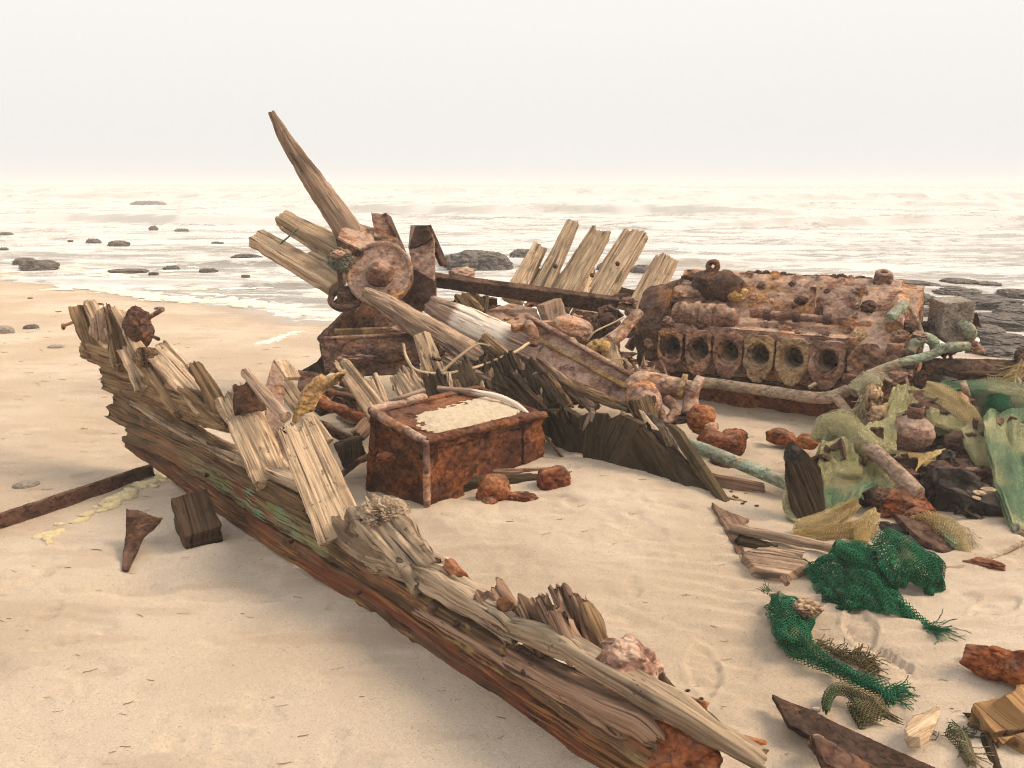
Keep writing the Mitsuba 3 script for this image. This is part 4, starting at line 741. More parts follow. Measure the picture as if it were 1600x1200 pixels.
# ------------------------------------------------------------------ the engine
EA, EB = at(1030, 600, 6.45), at(1345, 600, 5.72)
EX = unit((EB - EA) * (1, 1, 0)); EY = np.array([-EX[1], EX[0], 0]); EO = np.array([EA[0], EA[1], 0.0])
EM = frame(EO, EX)
def el(x, y, z): return EO + EX * x + EY * y + np.array([0, 0, z])
engine = thing('rusted_engine', 'big rusted boat engine block with a row of six round openings', 'engine')
prof = m3.CrossSection([[(0.06, 0.20), (0.95, 0.10), (1.0, 0.55), (0.80, 0.86), (0.62, 0.93), (0.54, 0.93), (0.47, 0.88), (0.34, 0.67), (0.30, 0.62), (0.20, 0.60), (0.10, 0.53), (0.05, 0.50)][::1]])
def along_x(cs, x0, x1):  # extrude a (y, z) outline along x
    return m3.Manifold.extrude(cs, x1 - x0).transform(np.array([[0, 0, 1, x0], [1, 0, 0, 0], [0, 1, 0, 0]], float))
blockm = along_x(prof, -0.02, 1.60)
for x in np.arange(0.55, 1.35, 0.16):
    blockm = blockm + cyl((x, 0.40, 0.70), (x, 0.545, 0.92), 0.028, 0.034)
for x_ in (0.081, 0.302, 0.526, 0.751, 0.987, 1.222): blockm = blockm - cyl((x_, -0.2, 0.40), (x_, 0.34, 0.36), 0.085)
part(engine, 'block', csg(blockm, 0.020, 0.011, 17, 2, EM, 0.012), 'engine_rust')
# heads: six housings
hx = (0.081, 0.302, 0.526, 0.751, 0.987, 1.222)
for i, x in enumerate(hx):
    w = (0.095, 0.098, 0.106, 0.108, 0.112, 0.118)[i]
    cs = m3.CrossSection([[(-w, 0.515), (-w, 0.33), (-w * 0.58, 0.235), (-0.03, 0.20), (0.03, 0.20), (w * 0.58, 0.235), (w, 0.33), (w, 0.515), (w * 0.6, 0.545), (-w * 0.6, 0.545)]])
    hm = m3.Manifold.extrude(cs, 0.27).transform(np.array([[1, 0, 0, x], [0, 0, 1, -0.03], [0, 1, 0, 0]], float))
    hm = hm - cyl((0, 0, 0), (0, 1, 0), 1, n=40).scale([0.066, 0.5, 0.078]).translate([x + 0.004, -0.10, 0.395]) - cyl((0, 0, 0), (0, 1, 0), 1, n=40).scale([0.086, 0.08, 0.098]).translate([x, -0.07, 0.395])
    part(engine, 'cylinder_head', csg(hm, 0.016, 0.009, 18, 20 + i, EM, 0.006), ('engine_rust', 'engine_rust', 'engine_rust', 'ochre_rust', 'ochre_rust', 'pink_rust')[i])
part(engine, 'ledge', csg(box(-0.02, 1.40, 0.0, 0.22, 0.50, 0.575), 0.018, 0.012, 20, 31, EM, 0.014), 'pink_rust')
def elp(pts): return np.array([el(*q) for q in pts])
part(engine, 'long_pipe', rod(elp([(0.62, 0.20, 0.665), (0.9, 0.20, 0.665), (1.15, 0.20, 0.66), (1.46, 0.20, 0.645)]), 0.030, lump=0.010, lf=14), 'rusty_iron')
for x in (0.72, 0.93, 1.14): part(engine, 'collar', rod(elp([(x, 0.20, 0.665), (x + 0.05, 0.20, 0.665)]), 0.040, lump=0.008), 'dark_iron')
def drum(a, axis, prof, bsdf, seed, name='starter', label=None): return part(engine, name, rough(lathe(prof, a, axis, 40), 0.010, 17, seed), bsdf, label)
drum(el(0.06, 0.10, 0.64), EX, [(0, 0), (0.07, 0), (0.085, 0.02), (0.085, 0.06), (0.10, 0.07), (0.10, 0.10), (0.085, 0.11), (0.088, 0.16), (0.105, 0.17), (0.105, 0.20), (0.085, 0.21), (0.085, 0.33), (0.098, 0.345), (0.098, 0.39), (0.07, 0.41), (0.065, 0.47), (0.03, 0.50), (0, 0.50)], 'rusty_iron', 3, 'starter_motor', 'cylindrical starter motor lying on the ledge')
part(engine, 'pale_sleeve', rough(lathe([(0.0, 0), (0.090, 0), (0.090, 0.10), (0.0, 0.10)], el(0.28, 0.095, 0.642), EX, 40), 0.006, 20, 4), 'pink_rust')
drum(el(0.13, 0.42, 0.84), unit(EX - 0.25 * EY), [(0, 0), (0.09, 0), (0.10, 0.02), (0.10, 0.07), (0.118, 0.08), (0.118, 0.11), (0.105, 0.12), (0.11, 0.22), (0.122, 0.23), (0.122, 0.27), (0.10, 0.30), (0.075, 0.36), (0.05, 0.40), (0, 0.41)], 'dark_iron', 5, 'pump', 'drum shaped pump at the top left of the engine')
part(engine, 'pump_face', blob(el(0.47, 0.33, 0.80), (0.08, 0.06, 0.075), 0.3, 2.4, 51, 4), 'yellow_rust', 'yellowish broken face of the pump')
part(engine, 'lug', ring(el(0.26, 0.38, 0.985), 0.035, 0.022, EX, 6), 'dark_iron')
part(engine, 'lug', ring(el(1.47, 0.55, 0.975), 0.042, 0.018, unit(EX + 0.6 * EY), 7), 'rusty_iron', 'lifting eye on the top right')
part(engine, 'lug_foot', csg(m3.Manifold.cube([0.12, 0.10, 0.07], True), 0.014, 0.010, 20, 52, frame(el(1.47, 0.55, 0.93), EX)), 'rusty_iron')
# flywheel housing, left
part(engine, 'flywheel_housing', csg(cyl((-0.22, 0.42, 0.40), (0.03, 0.42, 0.42), 0.40, 0.45, 48) - cyl((-0.5, 0.42, 0.40), (-0.17, 0.42, 0.4), 0.30), 0.024, 0.016, 12, 33, EM, 0.016), 'dark_iron', 'round dark flywheel housing')
for i in range(9):
    an = math.radians(150 - 24 * i); part(engine, 'bolt', blob(el(-0.20, 0.42 + 0.36 * math.cos(an), 0.40 + 0.36 * math.sin(an)), (0.03, 0.03, 0.03), 0.3, 2, 70 + i, 3), 'rusty_iron')
for i, q in enumerate(((-0.09, 0.06, 0.56), (-0.06, 0.04, 0.48), (0.0, 0.06, 0.57), (0.05, 0.0, 0.58), (0.30, 0.03, 0.58), (-0.10, 0.02, 0.40), (-0.11, 0.01, 0.30))):
    part(engine, 'lump', blob(el(*q), (0.05, 0.04, 0.045), 0.4, 2.4, 80 + i, 4), 'rusty_iron' if i % 2 else 'dark_iron')
part(engine, 'stub_pipe', rod(elp([(-0.02, 0.50, 0.86), (0.16, 0.45, 0.88)]), 0.030, lump=0.008), 'dark_iron')
part(engine, 'stub_pipe', rod(elp([(-0.10, 0.45, 0.80), (0.10, 0.42, 0.82)]), 0.034, lump=0.008), 'rusty_iron')
part(engine, 'shoulder', blob(el(0.06, 0.32, 0.72), (0.16, 0.14, 0.11), 0.25, 2.2, 91, 5), 'rusty_iron')
# timing cover, right
cs = m3.CrossSection([[(0.0, 0.18), (0.75, 0.10), (0.85, 0.60), (0.62, 0.90), (0.46, 0.88), (0.20, 0.66), (0.02, 0.52)]])
part(engine, 'timing_cover', csg(along_x(cs, 1.36, 1.74) + cyl((1.70, 0.22, 0.44), (1.80, 0.22, 0.44), 0.17) + cyl((1.5, 0.0, 0.40), (1.5, 0.2, 0.40), 0.15) + box(1.60, 1.70, -0.02, 0.1, 0.22, 0.56) + cyl((1.62, 0.1, 0.66), (1.62, 0.4, 0.80), 0.06), 0.020, 0.011, 16, 35, EM, 0.012), 'engine_rust')
for i, q in enumerate(((1.66, 0.10, 0.60), (1.72, 0.06, 0.52), (1.74, 0.03, 0.44), (1.72, 0.02, 0.36), (1.66, 0.02, 0.30), (1.70, 0.16, 0.66), (1.60, 0.20, 0.72), (1.78, 0.10, 0.60), (1.42, 0.30, 0.76), (1.36, 0.22, 0.62), (1.40, 0.10, 0.58))):
    part(engine, 'lump', blob(el(*q), (0.055, 0.05, 0.045), 0.4, 2.4, 100 + i, 4), ('rusty_iron', 'ochre_rust', 'dark_iron')[i % 3])
for i in range(16):
    part(engine, 'crust', blob(el(0.50 + 0.062 * i, 0.585 + 0.02 * math.sin(5 * i), 0.925), (0.035 + 0.012 * math.sin(3 * i), 0.03, 0.020 + 0.010 * math.sin(7 * i)), 0.4, 2.4, 400 + i, 3), 'dark_iron' if i % 3 else 'engine_rust')
for i in range(26):
    rg = np.random.default_rng(200 + i); x, t = rg.uniform(0.1, 1.5), rg.random()
    q = (x, 0.30 + 0.22 * t, 0.63 + 0.30 * t) if i % 3 else (x, rg.uniform(0.02, 0.2), 0.585)
    r = rg.uniform(0.012, 0.034); part(engine, 'rust_scab', blob(el(*q), (r * 1.5, r, r), 0.4, 2.4, 300 + i, 3, i), ('rusty_iron', 'dark_iron', 'pink_rust')[i % 3])
part(engine, 'upright_tab', csg(box(1.02, 1.06, 0.28, 0.32, 0.66, 0.88), 0.012, 0.010, 22, 37, EM), 'pink_rust', 'splintered tab standing on the sloping wall')
part(engine, 'upright_tab', csg(box(1.06, 1.12, 0.28, 0.30, 0.66, 0.73), 0.012, 0.010, 22, 38, EM), 'dark_iron')
part(engine, 'sump', csg(box(-0.05, 1.5, 0.16, 0.9, -0.12, 0.22), 0.03, 0.012, 12, 39, EM), 'red_rust', 'dark red sump under the row of openings')
part(engine, 'bed_beam', csg(box(-0.1, 1.45, 0.08, 0.32, 0.14, 0.19), 0.03, 0.010, 12, 40, EM), 'dark_iron')
solo('long_pipe', rod([(1092, 596, 6.15), (1150, 604, 6.0), (1220, 614, 5.85), (1268, 621, 5.72), (1300, 620, 5.62), (1332, 606, 5.6)], 0.040, lump=0.006, lf=14), 'tan_pipe', 'long tan pipe running below the row of engine openings', 'pipe')
solo('pipe_end', rod([(1264, 606, 5.55), (1275, 599, 5.55)], 0.014), 'green_pipe', 'small pale pipe end before the last engine opening', 'pipe')
solo('branch_pipe', rod([(1306, 620, 5.6), (1322, 640, 5.4), (1338, 662, 5.2)], 0.030, lump=0.006), 'tan_pipe', 'tan branch pipe going down under the olive net', 'pipe')
solo('pipe_joint', csg(m3.Manifold.cube([0.11, 0.09, 0.07], True), 0.014, 0.010, 20, 54, frame(at(1334, 594, 5.5), [1, 0.2, -0.1])), 'dark_iron', 'dark joint where green and tan pipes meet', 'joint')
solo('green_pipe', rod([(1355, 586, 5.45), (1403, 568, 5.45), (1450, 556, 5.45), (1472, 546, 5.45), (1485, 542, 5.45), (1512, 541, 5.5)], 0.030, lump=0.004, lf=14), 'green_pipe', 'long bent green pipe crossing before the right end of the engine', 'pipe')
solo('green_pipe', rod([(1390, 497, 5.7), (1402, 486, 5.75), (1415, 475, 5.8)], 0.036), 'green_pipe', 'short straight green pipe at the upper right of the engine', 'pipe')
solo('green_hose', rod([(1414, 476, 5.8), (1424, 484, 5.78), (1434, 504, 5.75), (1440, 520, 5.75)], 0.016, lump=0.006), 'tan_pipe', 'thin bent tube hanging from the short straight green pipe', 'pipe')
solo('green_pipe', rod([(1421, 550, 5.6), (1430, 536, 5.62), (1446, 528, 5.65), (1458, 534, 5.7), (1462, 546, 5.75)], 0.036, lump=0.004), 'green_pipe', 'curved green pipe elbow right of the engine', 'pipe')
solo('green_fitting', rod([(1500, 505, 5.9), (1510, 512, 5.85), (1516, 522, 5.85), (1512, 530, 5.9)], [0.03, 0.045, 0.045, 0.03], lump=0.008), 'green_pipe', 'green fitting on the right of the grey stone block', 'pipe')
solo('stone_block', csg(m3.Manifold.cube([0.235, 0.16, 0.30], True) - m3.Manifold.cube([0.2, 0.4, 0.2], True).rotate([0, 40, 0]).translate([-0.18, 0, -0.16]), 0.016, 0.014, 14, 55, frame(at(1484, 500, 6.0), [1, 0.15, 0.05], [0.14, -0.1, 1])), 'dry_stone', 'grey weathered stone block standing right of the engine', 'block')
for i, (px, py, Y, rr, m, lb) in enumerate(((1451, 512, 5.95, (.07, .08, .11), 'charred', 'black lump left of the grey stone block'), (1518, 498, 6.05, (.06, .08, .10), 'dark_iron', 'brown lump right of the grey stone block'), (1520, 540, 5.9, (.09, .08, .07), 'rusty_iron', 'rust lump at the right end of the long green pipe'), (1480, 548, 5.9, (.13, .1, .06), 'dark_iron', 'rusty saddle under the grey stone block'))):
    solo('scrap_lump', scrap(at(px, py, Y), rr, 110 + i), m, lb, 'scrap')
sh = thing('ribbed_shaft', 'thick ribbed rusty shaft at the right edge behind the nets', 'shaft')
S0, S1 = at(1436, 577, 5.95), at(1600, 582, 5.95)
part(sh, 'shaft', rod(np.array([S0, (S0 + S1) / 2, S1]), 0.085, lump=0.02, lf=12), 'dark_iron')
for i in range(8):
    q = S0 + (S1 - S0) * (0.42 + 0.07 * i); part(sh, 'rib', ring(q, 0.092, 0.020, unit(S1 - S0), 60 + i), 'dark_iron')
part(sh, 'flange', blob(S0 + (S1 - S0) * 0.95, (0.07, 0.11, 0.11), 0.2, 2, 72, 4), 'rusty_iron')
solo('shaft_cap', blob(at(1598, 558, 5.9), (0.05, 0.05, 0.06), 0.3, 2, 73, 4), 'dark_iron', 'rusty knob above the right end of the ribbed shaft', 'scrap')
for i, (px, py, Y, rr, m, lb) in enumerate(((1470, 600, 5.7, (.2, .15, .12), 'charred', 'black scrap mass under the ribbed shaft'), (1540, 612, 5.8, (.3, .18, .12), 'dark_iron', 'dark scrap mass between ribbed shaft and green net'), (1400, 590, 5.55, (.11, .10, .08), 'pink_rust', 'pinkish lump under the long bent green pipe'), (1440, 592, 5.5, (.08, .04, .08), 'dark_iron', 'dark pointed plate right of the pinkish lump'), (1552, 594, 5.75, (.05, .04, .03), 'pink_rust', 'small pink lump under the ribbed shaft'))):
    solo('scrap_lump', scrap(at(px, py, Y), rr, 130 + i), m, lb, 'scrap')
# pump and clutter before the left end of the engine
pf = thing('pipe_fitting', 'cluster of rusted pipe fittings in front of the left end of the engine', 'pipe')
part(pf, 'body', rod([(985, 612, 5.35), (1010, 600, 5.35), (1050, 604, 5.3), (1082, 608, 5.25)], [0.075, 0.085, 0.06, 0.05], lump=0.018, lf=14), 'pink_rust')
part(pf, 'flange', rod([(1062, 604, 5.28), (1070, 606, 5.27)], 0.085, lump=0.01), 'yellow_rust')
part(pf, 'flange', rod([(1080, 604, 5.24), (1092, 610, 5.22)], 0.085, lump=0.012), 'pink_rust')
part(pf, 'elbow', rod([(1002, 616, 5.2), (1010, 630, 5.1), (1012, 645, 5.08)], [0.10, 0.10, 0.085], lump=0.012), 'pink_rust')
part(pf, 'drop', rod([(1082, 608, 5.22), (1080, 625, 5.2), (1078, 648, 5.15)], [0.045, 0.045, 0.06], lump=0.012), 'rusty_iron')
part(pf, 'bracket', rod([(1040, 622, 5.2), (1056, 640, 5.15), (1040, 660, 5.1), (1030, 640, 5.15)], 0.03, lump=0.014), 'rusty_iron')
part(pf, 'foot', blob(at(1054, 655, 5.15), (0.09, 0.05, 0.03), 0.3, 2.2, 140, 4), 'dark_iron')
solo('wood_plug', sweep([at(1002, 626, 5.06), at(1010, 650, 5.0), at(1018, 668, 4.95)], [1, 0.2, 0], [0.19, 0.15, 0.08], [0.16, 0.13, 0.08], p=2.4, grain=0.012, crack=0.03, rag=(0.03, 0.02), gf=(3, 50)), 'brown_wood', 'round wooden plug with split grain below the rusted pipe fittings', 'timber')
solo('charred_stick', rod([(1010, 652, 4.93), (1026, 668, 4.86), (1046, 690, 4.72)], [0.04, 0.05, 0.03], lump=0.01, grain=0.006), 'charred', 'black charred stick hanging from the wooden plug', 'stick')
solo('pale_splinter', board((1002, 642, 4.9), (1022, 676, 4.75), 6, 16, 0.02, 0.2, rag=(0.04, 0.02), grain=0.006), 'pale_wood', 'thin pale splinter at the top of the dark hull planking', 'splinter')
for i, (px, py, Y, rr, m, lb) in enumerate(((1096, 655, 5.1, (.09, .08, .09), 'red_rust', 'upper round red rust lump on the sand before the engine'), (1112, 690, 4.85, (.075, .08, .075), 'red_rust', 'red rust lump above the left end of the straight green pipe'), (1143, 692, 4.85, (.085, .08, .085), 'red_rust', 'dark capped red rust lump above the straight green pipe'), (1112, 668, 5.0, (.07, .04, .03), 'rusty_iron', 'brown link between the red rust lumps'), (1150, 680, 4.93, (.08, .07, .03), 'dark_iron', 'dark cap resting on the red rust lump'), (1132, 730, 4.7, (.10, .08, .06), 'dark_iron', 'dark lump below the straight green pipe'),
        (1220, 683, 5.02, (.09, .06, .05), 'red_rust', 'elongated red rust lump alone on the sand before the engine'), (1262, 690, 4.88, (.065, .05, .045), 'red_rust', 'red rust lump behind the upright dark board'))):
    solo('rust_clump', blob(at(px, py, Y), rr, 0.24, 1.9, 150 + i, 4, 0.4 * i, 2.3), m, lb, 'scrap')
solo('straight_green_pipe', rod([(1076, 694, 4.75), (1110, 706, 4.6), (1160, 726, 4.4), (1240, 760, 4.15)], 0.036, lump=0.003), 'green_pipe', 'straight green pipe sloping down to the upright dark board', 'pipe')
solo('flat_board', board((1106, 752, 4.32), (1190, 766, 4.25), 26, 24, 0.03, 0.4, rag=(0.02, 0.03)), 'stained_wood', 'stained flat board below the straight green pipe', 'board')
solo('thin_stick', rod([(1138, 778, 4.15), (1180, 790, 4.1), (1228, 806, 4.0)], 0.009, lump=0.003), 'brown_wood', 'thin stick on the sand right of the dark planking tip', 'stick')
for i, (px, py, Y, rr, m, lb) in enumerate(((950, 500, 6.5, (.14, .12, .12), 'dark_iron', 'dark machinery lump under the end of the long bar'), (985, 510, 6.45, (.09, .1, .1), 'dark_iron', 'dark knob left of the flywheel housing'), (945, 545, 6.1, (.17, .12, .12), 'rusty_iron', 'brown machinery lump left of the flywheel housing'), (930, 520, 6.6, (.2, .14, .14), 'dark_iron', 'dark scrap mass behind the barrel shaped lump'), (955, 590, 5.9, (.2, .12, .1), 'dark_iron', 'dark scrap mass under the flywheel housing'), (1010, 585, 5.9, (.2, .12, .1), 'rusty_iron', 'scrap mass below the flywheel housing'))):
    solo('scrap_lump', scrap(at(px, py, Y), rr, 170 + i), m, lb, 'scrap')
solo('rust_pipe', rod([(940, 540, 6.0), (968, 522, 6.1), (988, 500, 6.2), (1000, 488, 6.25)], [.05, .05, .04, .035], lump=0.014), 'pink_rust', 'pinkish pipe leaning up towards the pale frame timbers', 'pipe')
solo('elbow_fitting', rod([(918, 552, 5.95), (930, 540, 5.95), (946, 542, 5.95), (950, 560, 5.95)], 0.045, lump=0.014), 'yellow_rust', 'yellowish curved fitting behind the girder', 'pipe')
solo('pale_rag', sweep([at(962, 528, 5.75), at(960, 550, 5.7), at(964, 572, 5.66), at(968, 592, 5.64)], [1, 0.3, 0], [0.015, 0.07, 0.10, 0.07], [0.015, 0.04, 0.05, 0.03], p=2.4, grain=0.012, gf=(4, 60), crack=0.02, lump=0.01, rag=(0.0, 0.04)), 'straw_rope', 'pale frayed rag hanging by a cord left of the engine', 'rag')
for i, (pts, lb) in enumerate((([(962, 528, 5.75), (968, 515, 5.8), (985, 505, 5.85), (1001, 495, 5.9), (1002, 488, 5.9)], 'thin pale wire from the rag up to the right'), ([(918, 532, 5.9), (930, 518, 5.9), (955, 506, 5.95), (975, 496, 6.0)], 'thin pale wire arching left of the rag'), ([(880, 536, 5.9), (895, 528, 5.85), (905, 540, 5.85), (915, 545, 5.85)], 'curl of pale cord behind the girder'), ([(950, 562, 5.6), (970, 561, 5.6), (980, 562, 5.6)], 'short twig across the pale rag'))):
    solo('wire', rod(pts, 0.006), 'straw_rope', lb, 'wire')
for i, (px, py) in enumerate(((985, 572), (995, 580), (1005, 570), (1015, 586), (975, 585))):
    c = at(px, py, 5.65); solo('splinter', sweep([c, c + (0.03 * (i - 2), -0.02, 0.07)], [1, 0, 0], [0.03, 0.008], [0.02, 0.006], p=3, rag=(0, .02)), 'straw_rope', ('short', 'second', 'tallest', 'right hand', 'leftmost')[i] + ' pale upright splinter between the rag and the engine', 'splinter', 'pale splinters between rag and engine')
# four double frame timbers at the back
fr = thing('far_hull_frames', 'row of pale frame timbers standing up behind the long dark bar', 'wreck')
for a, b, w1, w2, th, dY in (((844, 385), (800, 470), 20, 34, .10, 0), ((896, 348), (836, 475), 18, 30, .12, 0), ((862, 420), (840, 472), 14, 20, .06, -.05), ((938, 364), (870, 478), 32, 42, .14, 0), ((925, 372), (862, 478), 14, 22, .12, .06), ((922, 420), (905, 470), 18, 22, .06, -.06), ((982, 366), (900, 500), 16, 22, .14, .05), ((1000, 368), (918, 500), 26, 36, .14, 0), ((1030, 404), (984, 490), 14, 18, .10, .05), ((1046, 404), (996, 500), 28, 36, .13, 0)):
    part(fr, 'frame_timber', board((*a, 7.9 + dY), (*b, 7.5 + dY), w1, w2, th, 0.35, rag=(0.05, 0.0), grain=0.008, crack=0.016, lump=0.008, gf=(3, 45)), 'pale_wood')
part(fr, 'plank', board((812, 422, 8.15), (1010, 470, 7.7), 18, 24, 0.05, 0.1, rag=(0.05, 0.03), grain=0.007, crack=0.014), 'brown_wood')
part(fr, 'plank', board((830, 440, 8.1), (1010, 484, 7.65), 14, 20, 0.05, 0.1, rag=(0.05, 0.03), grain=0.007, crack=0.014), 'pale_wood')
for i, (px, py) in enumerate(((868, 416), (965, 412), (925, 430))): part(fr, 'bolt', blob(at(px, py, 7.55), (.02, .02, .02), .2, 2, i, 3), 'dark_iron')
for i, (px, py, Y, rr) in enumerate(((800, 500, 7.5, (.3, .2, .12)), (900, 505, 7.4, (.3, .2, .14)), (980, 470, 7.6, (.13, .12, .08)), (1000, 520, 7.0, (.2, .2, .2)))):
    solo('scrap_heap', scrap(at(px, py, Y), rr, 190 + i), 'rusty_iron', ('rusty scrap mass left of the pale frame timbers', 'rusty scrap mass at the foot of the pale frame timbers', 'reddish scrap between the third and fourth frame timbers', 'rusty scrap behind the flywheel housing')[i], 'scrap')
# ------------------------------------------------------------------ fishing nets: every twine is there
def prisms(a, b, r):
    d = unit(b - a); x = unit(np.cross(d, [0.31, 0.22, 0.93])); y = np.cross(d, x)
    ang = np.arange(3) * 2 * math.pi / 3
    ring_ = r * (np.cos(ang)[None, :, None] * x[:, None] + np.sin(ang)[None, :, None] * y[:, None])
    V = np.concatenate([a[:, None] + ring_, b[:, None] + ring_], 1).reshape(-1, 3)
    f = np.array([(0, 1, 4), (0, 4, 3), (1, 2, 5), (1, 5, 4), (2, 0, 3), (2, 3, 5)])
    return V, (np.arange(len(a))[:, None, None] * 6 + f).reshape(-1, 3)
def surface(ctrl, nu, nv):
    rows = np.stack([spline(r, nv)[0] for r in ctrl])
    return np.stack([spline(rows[:, j], nu)[0] for j in range(nv)], 1)
def net_mesh(ctrl, pitch=0.012, r=0.0021, layers=3, fold=0.012, ff=(3, 14), seed=1, ragged=0.0):
    ctrl = np.asarray(ctrl, float)
    Lu = np.linalg.norm(np.diff(ctrl, axis=0), axis=2).sum(0).mean(); Lv = np.linalg.norm(np.diff(ctrl, axis=1), axis=2).sum(1).mean()
    nu, nv = max(6, int(Lu / pitch)), max(6, int(Lv / pitch)); out = []
    for l in range(layers):
        S = surface(ctrl, nu, nv)
        du, dv = np.gradient(S, axis=0), np.gradient(S, axis=1); n = unit(np.cross(du, dv)); n = n * np.sign((n * (EYE - S)).sum(-1, keepdims=True))
        u, v = np.meshgrid(np.linspace(0, Lu, nu), np.linspace(0, Lv, nv), indexing='ij')
        q = np.stack([u * ff[0], v * ff[1], 0 * u + seed * 3.7 + 0.25 * l], -1)
        h = 1.5 * (meshkit.fbm(q, 3, seed) - 0.5) + 0.6 * (np.abs(2 * meshkit.noise(np.stack([u * ff[0] * 2.2, v * ff[1] * 2.5, 0 * u + seed], -1), seed + 3) - 1) - 0.5); h2 = meshkit.noise(np.stack([u * 30, v * 30, 0 * u + l], -1), seed + l)
        S = S + n * (2 * fold * h - 0.011 * l)[..., None] + n * (0.004 * h2)[..., None]
        S = S + (unit(du) * (l * 0.37 * pitch) + unit(dv) * (0.5 * pitch * (meshkit.noise(np.stack([u * 12, v * 12, 0 * u + 9], -1), seed + 2) - 0.5))[..., None])
        I, J = np.meshgrid(np.arange(nu - 1), np.arange(nv - 1), indexing='ij')
        e = np.concatenate([np.stack([S[I, J], S[I + 1, J + 1]], -2).reshape(-1, 2, 3), np.stack([S[I + 1, J], S[I, J + 1]], -2).reshape(-1, 2, 3)])
        if ragged:
            w = np.concatenate([(meshkit.noise(np.stack([I * pitch * 20, J * pitch * 20, 0 * I + l], -1), seed + 7) > ragged).ravel()] * 2); e = e[w]
        out.append(prisms(e[:, 0], e[:, 1], r) + (None,))
    return join(out)
def gp(px, py, h=0.0):
    z = 0.0
    for _ in range(4):
        q = on(px, py, z + h); z = height(q[0], q[1])
    return on(px, py, z + h)
def sheet(rows): return np.array([[on(*q) for q in r] for r in rows])
def band(path, w, cup=0.3, side=None):
    """Control points of a strip of net along surveyed points: cross-section an arch w wide."""
    P = np.array([q if isinstance(q, np.ndarray) else on(*q) for q in path]); t = unit(np.gradient(P, axis=0)); v = unit(EYE - P)
    s = unit(np.cross(t, v)); w = np.broadcast_to(np.asarray(w, float), (len(P),))
    return np.stack([P + s * (w * k / 2)[:, None] + v * (w * cup * (1 - k * k) - w * cup * 0.5)[:, None] for k in (-1, -0.6, 0, 0.6, 1)], 1)
def fray(root, d, n, L, r=0.0016, spread=0.4, seed=1):
    """Loose twines hanging from a torn end."""
    g = np.random.default_rng(seed); root = np.asarray(root, float); A, B = [], []
    for i in range(n):
        p = root + g.normal(0, 0.012, 3) * (1, 1, .5); q = unit(unit(d) + g.normal(0, spread, 3) * (1, 1, .5)); l = L * g.uniform(0.5, 1.1)
        for k in range(5):
            A.append(p); p = p + q * l / 5; q = unit(q + g.normal(0, 0.25, 3)); p = np.array([p[0], p[1], max(p[2], height(p[0], p[1]) + 0.003)]); B.append(p)
    return prisms(np.array(A), np.array(B), r) + (None,)
def tubular(path, w, turns=1.0):
    """Control points of a net wrapped round: a tube of width w."""
    P = np.array([q if isinstance(q, np.ndarray) else on(*q) for q in path]); t = unit(np.gradient(P, axis=0)); v = unit(EYE - P); s = unit(np.cross(t, v)); v = np.cross(s, t)
    w = np.broadcast_to(np.asarray(w, float), (len(P),)); an = np.linspace(0, 2 * math.pi, 9)
    return np.stack([P + (s * math.cos(a) + v * math.sin(a)) * (w / 2)[:, None] for a in an], 1)

# dark green net lying over the sand, with its torn tail
dg = thing('dark_green_net', 'big dark green fishing net crumpled on the sand at the right', 'fishing net')
part(dg, 'left_lobe', net_mesh(sheet([[(1250, 872, .03), (1275, 868, .06), (1308, 852, .10), (1335, 852, .12), (1352, 866, .14)], [(1262, 895, .02), (1290, 890, .07), (1320, 882, .10), (1350, 884, .11), (1385, 880, .10)],
      [(1275, 925, .01), (1300, 920, .05), (1335, 916, .08), (1370, 912, .09), (1405, 915, .07)], [(1292, 950, .0), (1320, 946, .03), (1350, 942, .05), (1390, 940, .05), (1420, 945, .03)], [(1305, 956, .0), (1330, 956, .01), (1360, 956, .02), (1400, 962, .02), (1432, 968, .01)]]), 0.0135, 0.0020, 3, 0.030, (8, 9), 3), 'dark_green_net')
part(dg, 'right_lobe', net_mesh(sheet([[(1362, 846, .15), (1378, 832, .17), (1396, 827, .18), (1430, 846, .16), (1466, 872, .10)], [(1368, 862, .15), (1390, 852, .18), (1420, 852, .19), (1450, 872, .15), (1474, 886, .07)],
      [(1374, 884, .13), (1395, 880, .16), (1425, 876, .17), (1455, 894, .11), (1478, 908, .03)], [(1388, 906, .10), (1410, 900, .12), (1432, 900, .11), (1455, 912, .05), (1470, 924, .01)], [(1400, 918, .06), (1420, 912, .07), (1440, 914, .05), (1454, 926, .02), (1460, 936, .0)]]), 0.0135, 0.0020, 3, 0.022, (8, 8), 5), 'dark_green_net')
part(dg, 'tail', net_mesh(band([(1395, 948, .03), (1420, 962, .02), (1445, 976, .015), (1464, 988, .005)], [0.09, 0.07, 0.045, 0.03]), 0.0135, 0.0020, 3, 0.014, (6, 20), 7), 'dark_green_net')
part(dg, 'torn_end', fray(gp(1448, 978, .012), [0.28, -0.32, 0], 44, 0.12, seed=1), 'dark_green_net')
part(dg, 'knot', join([tb_ for tb_ in (net_mesh(tubular([(1318, 862, .13), (1335, 872, .14), (1352, 884, .13)], [0.05, 0.06, 0.03]), 0.0115, 0.0018, 3, 0.008), fray(on(1345, 880, .14), [0.2, -0.3, 0.1], 14, 0.07, seed=3))]), 'dark_green_net')
part(dg, 'back_fold', net_mesh(sheet([[(1300, 850, .10), (1330, 842, .14), (1365, 850, .15)], [(1300, 866, .10), (1330, 862, .13), (1365, 866, .14)]]), 0.0115, 0.0018, 3, 0.016), 'dark_green_net')
lg = thing('dark_green_net', 'long twisted dark green net strip on the sand left of the footprint', 'fishing net')
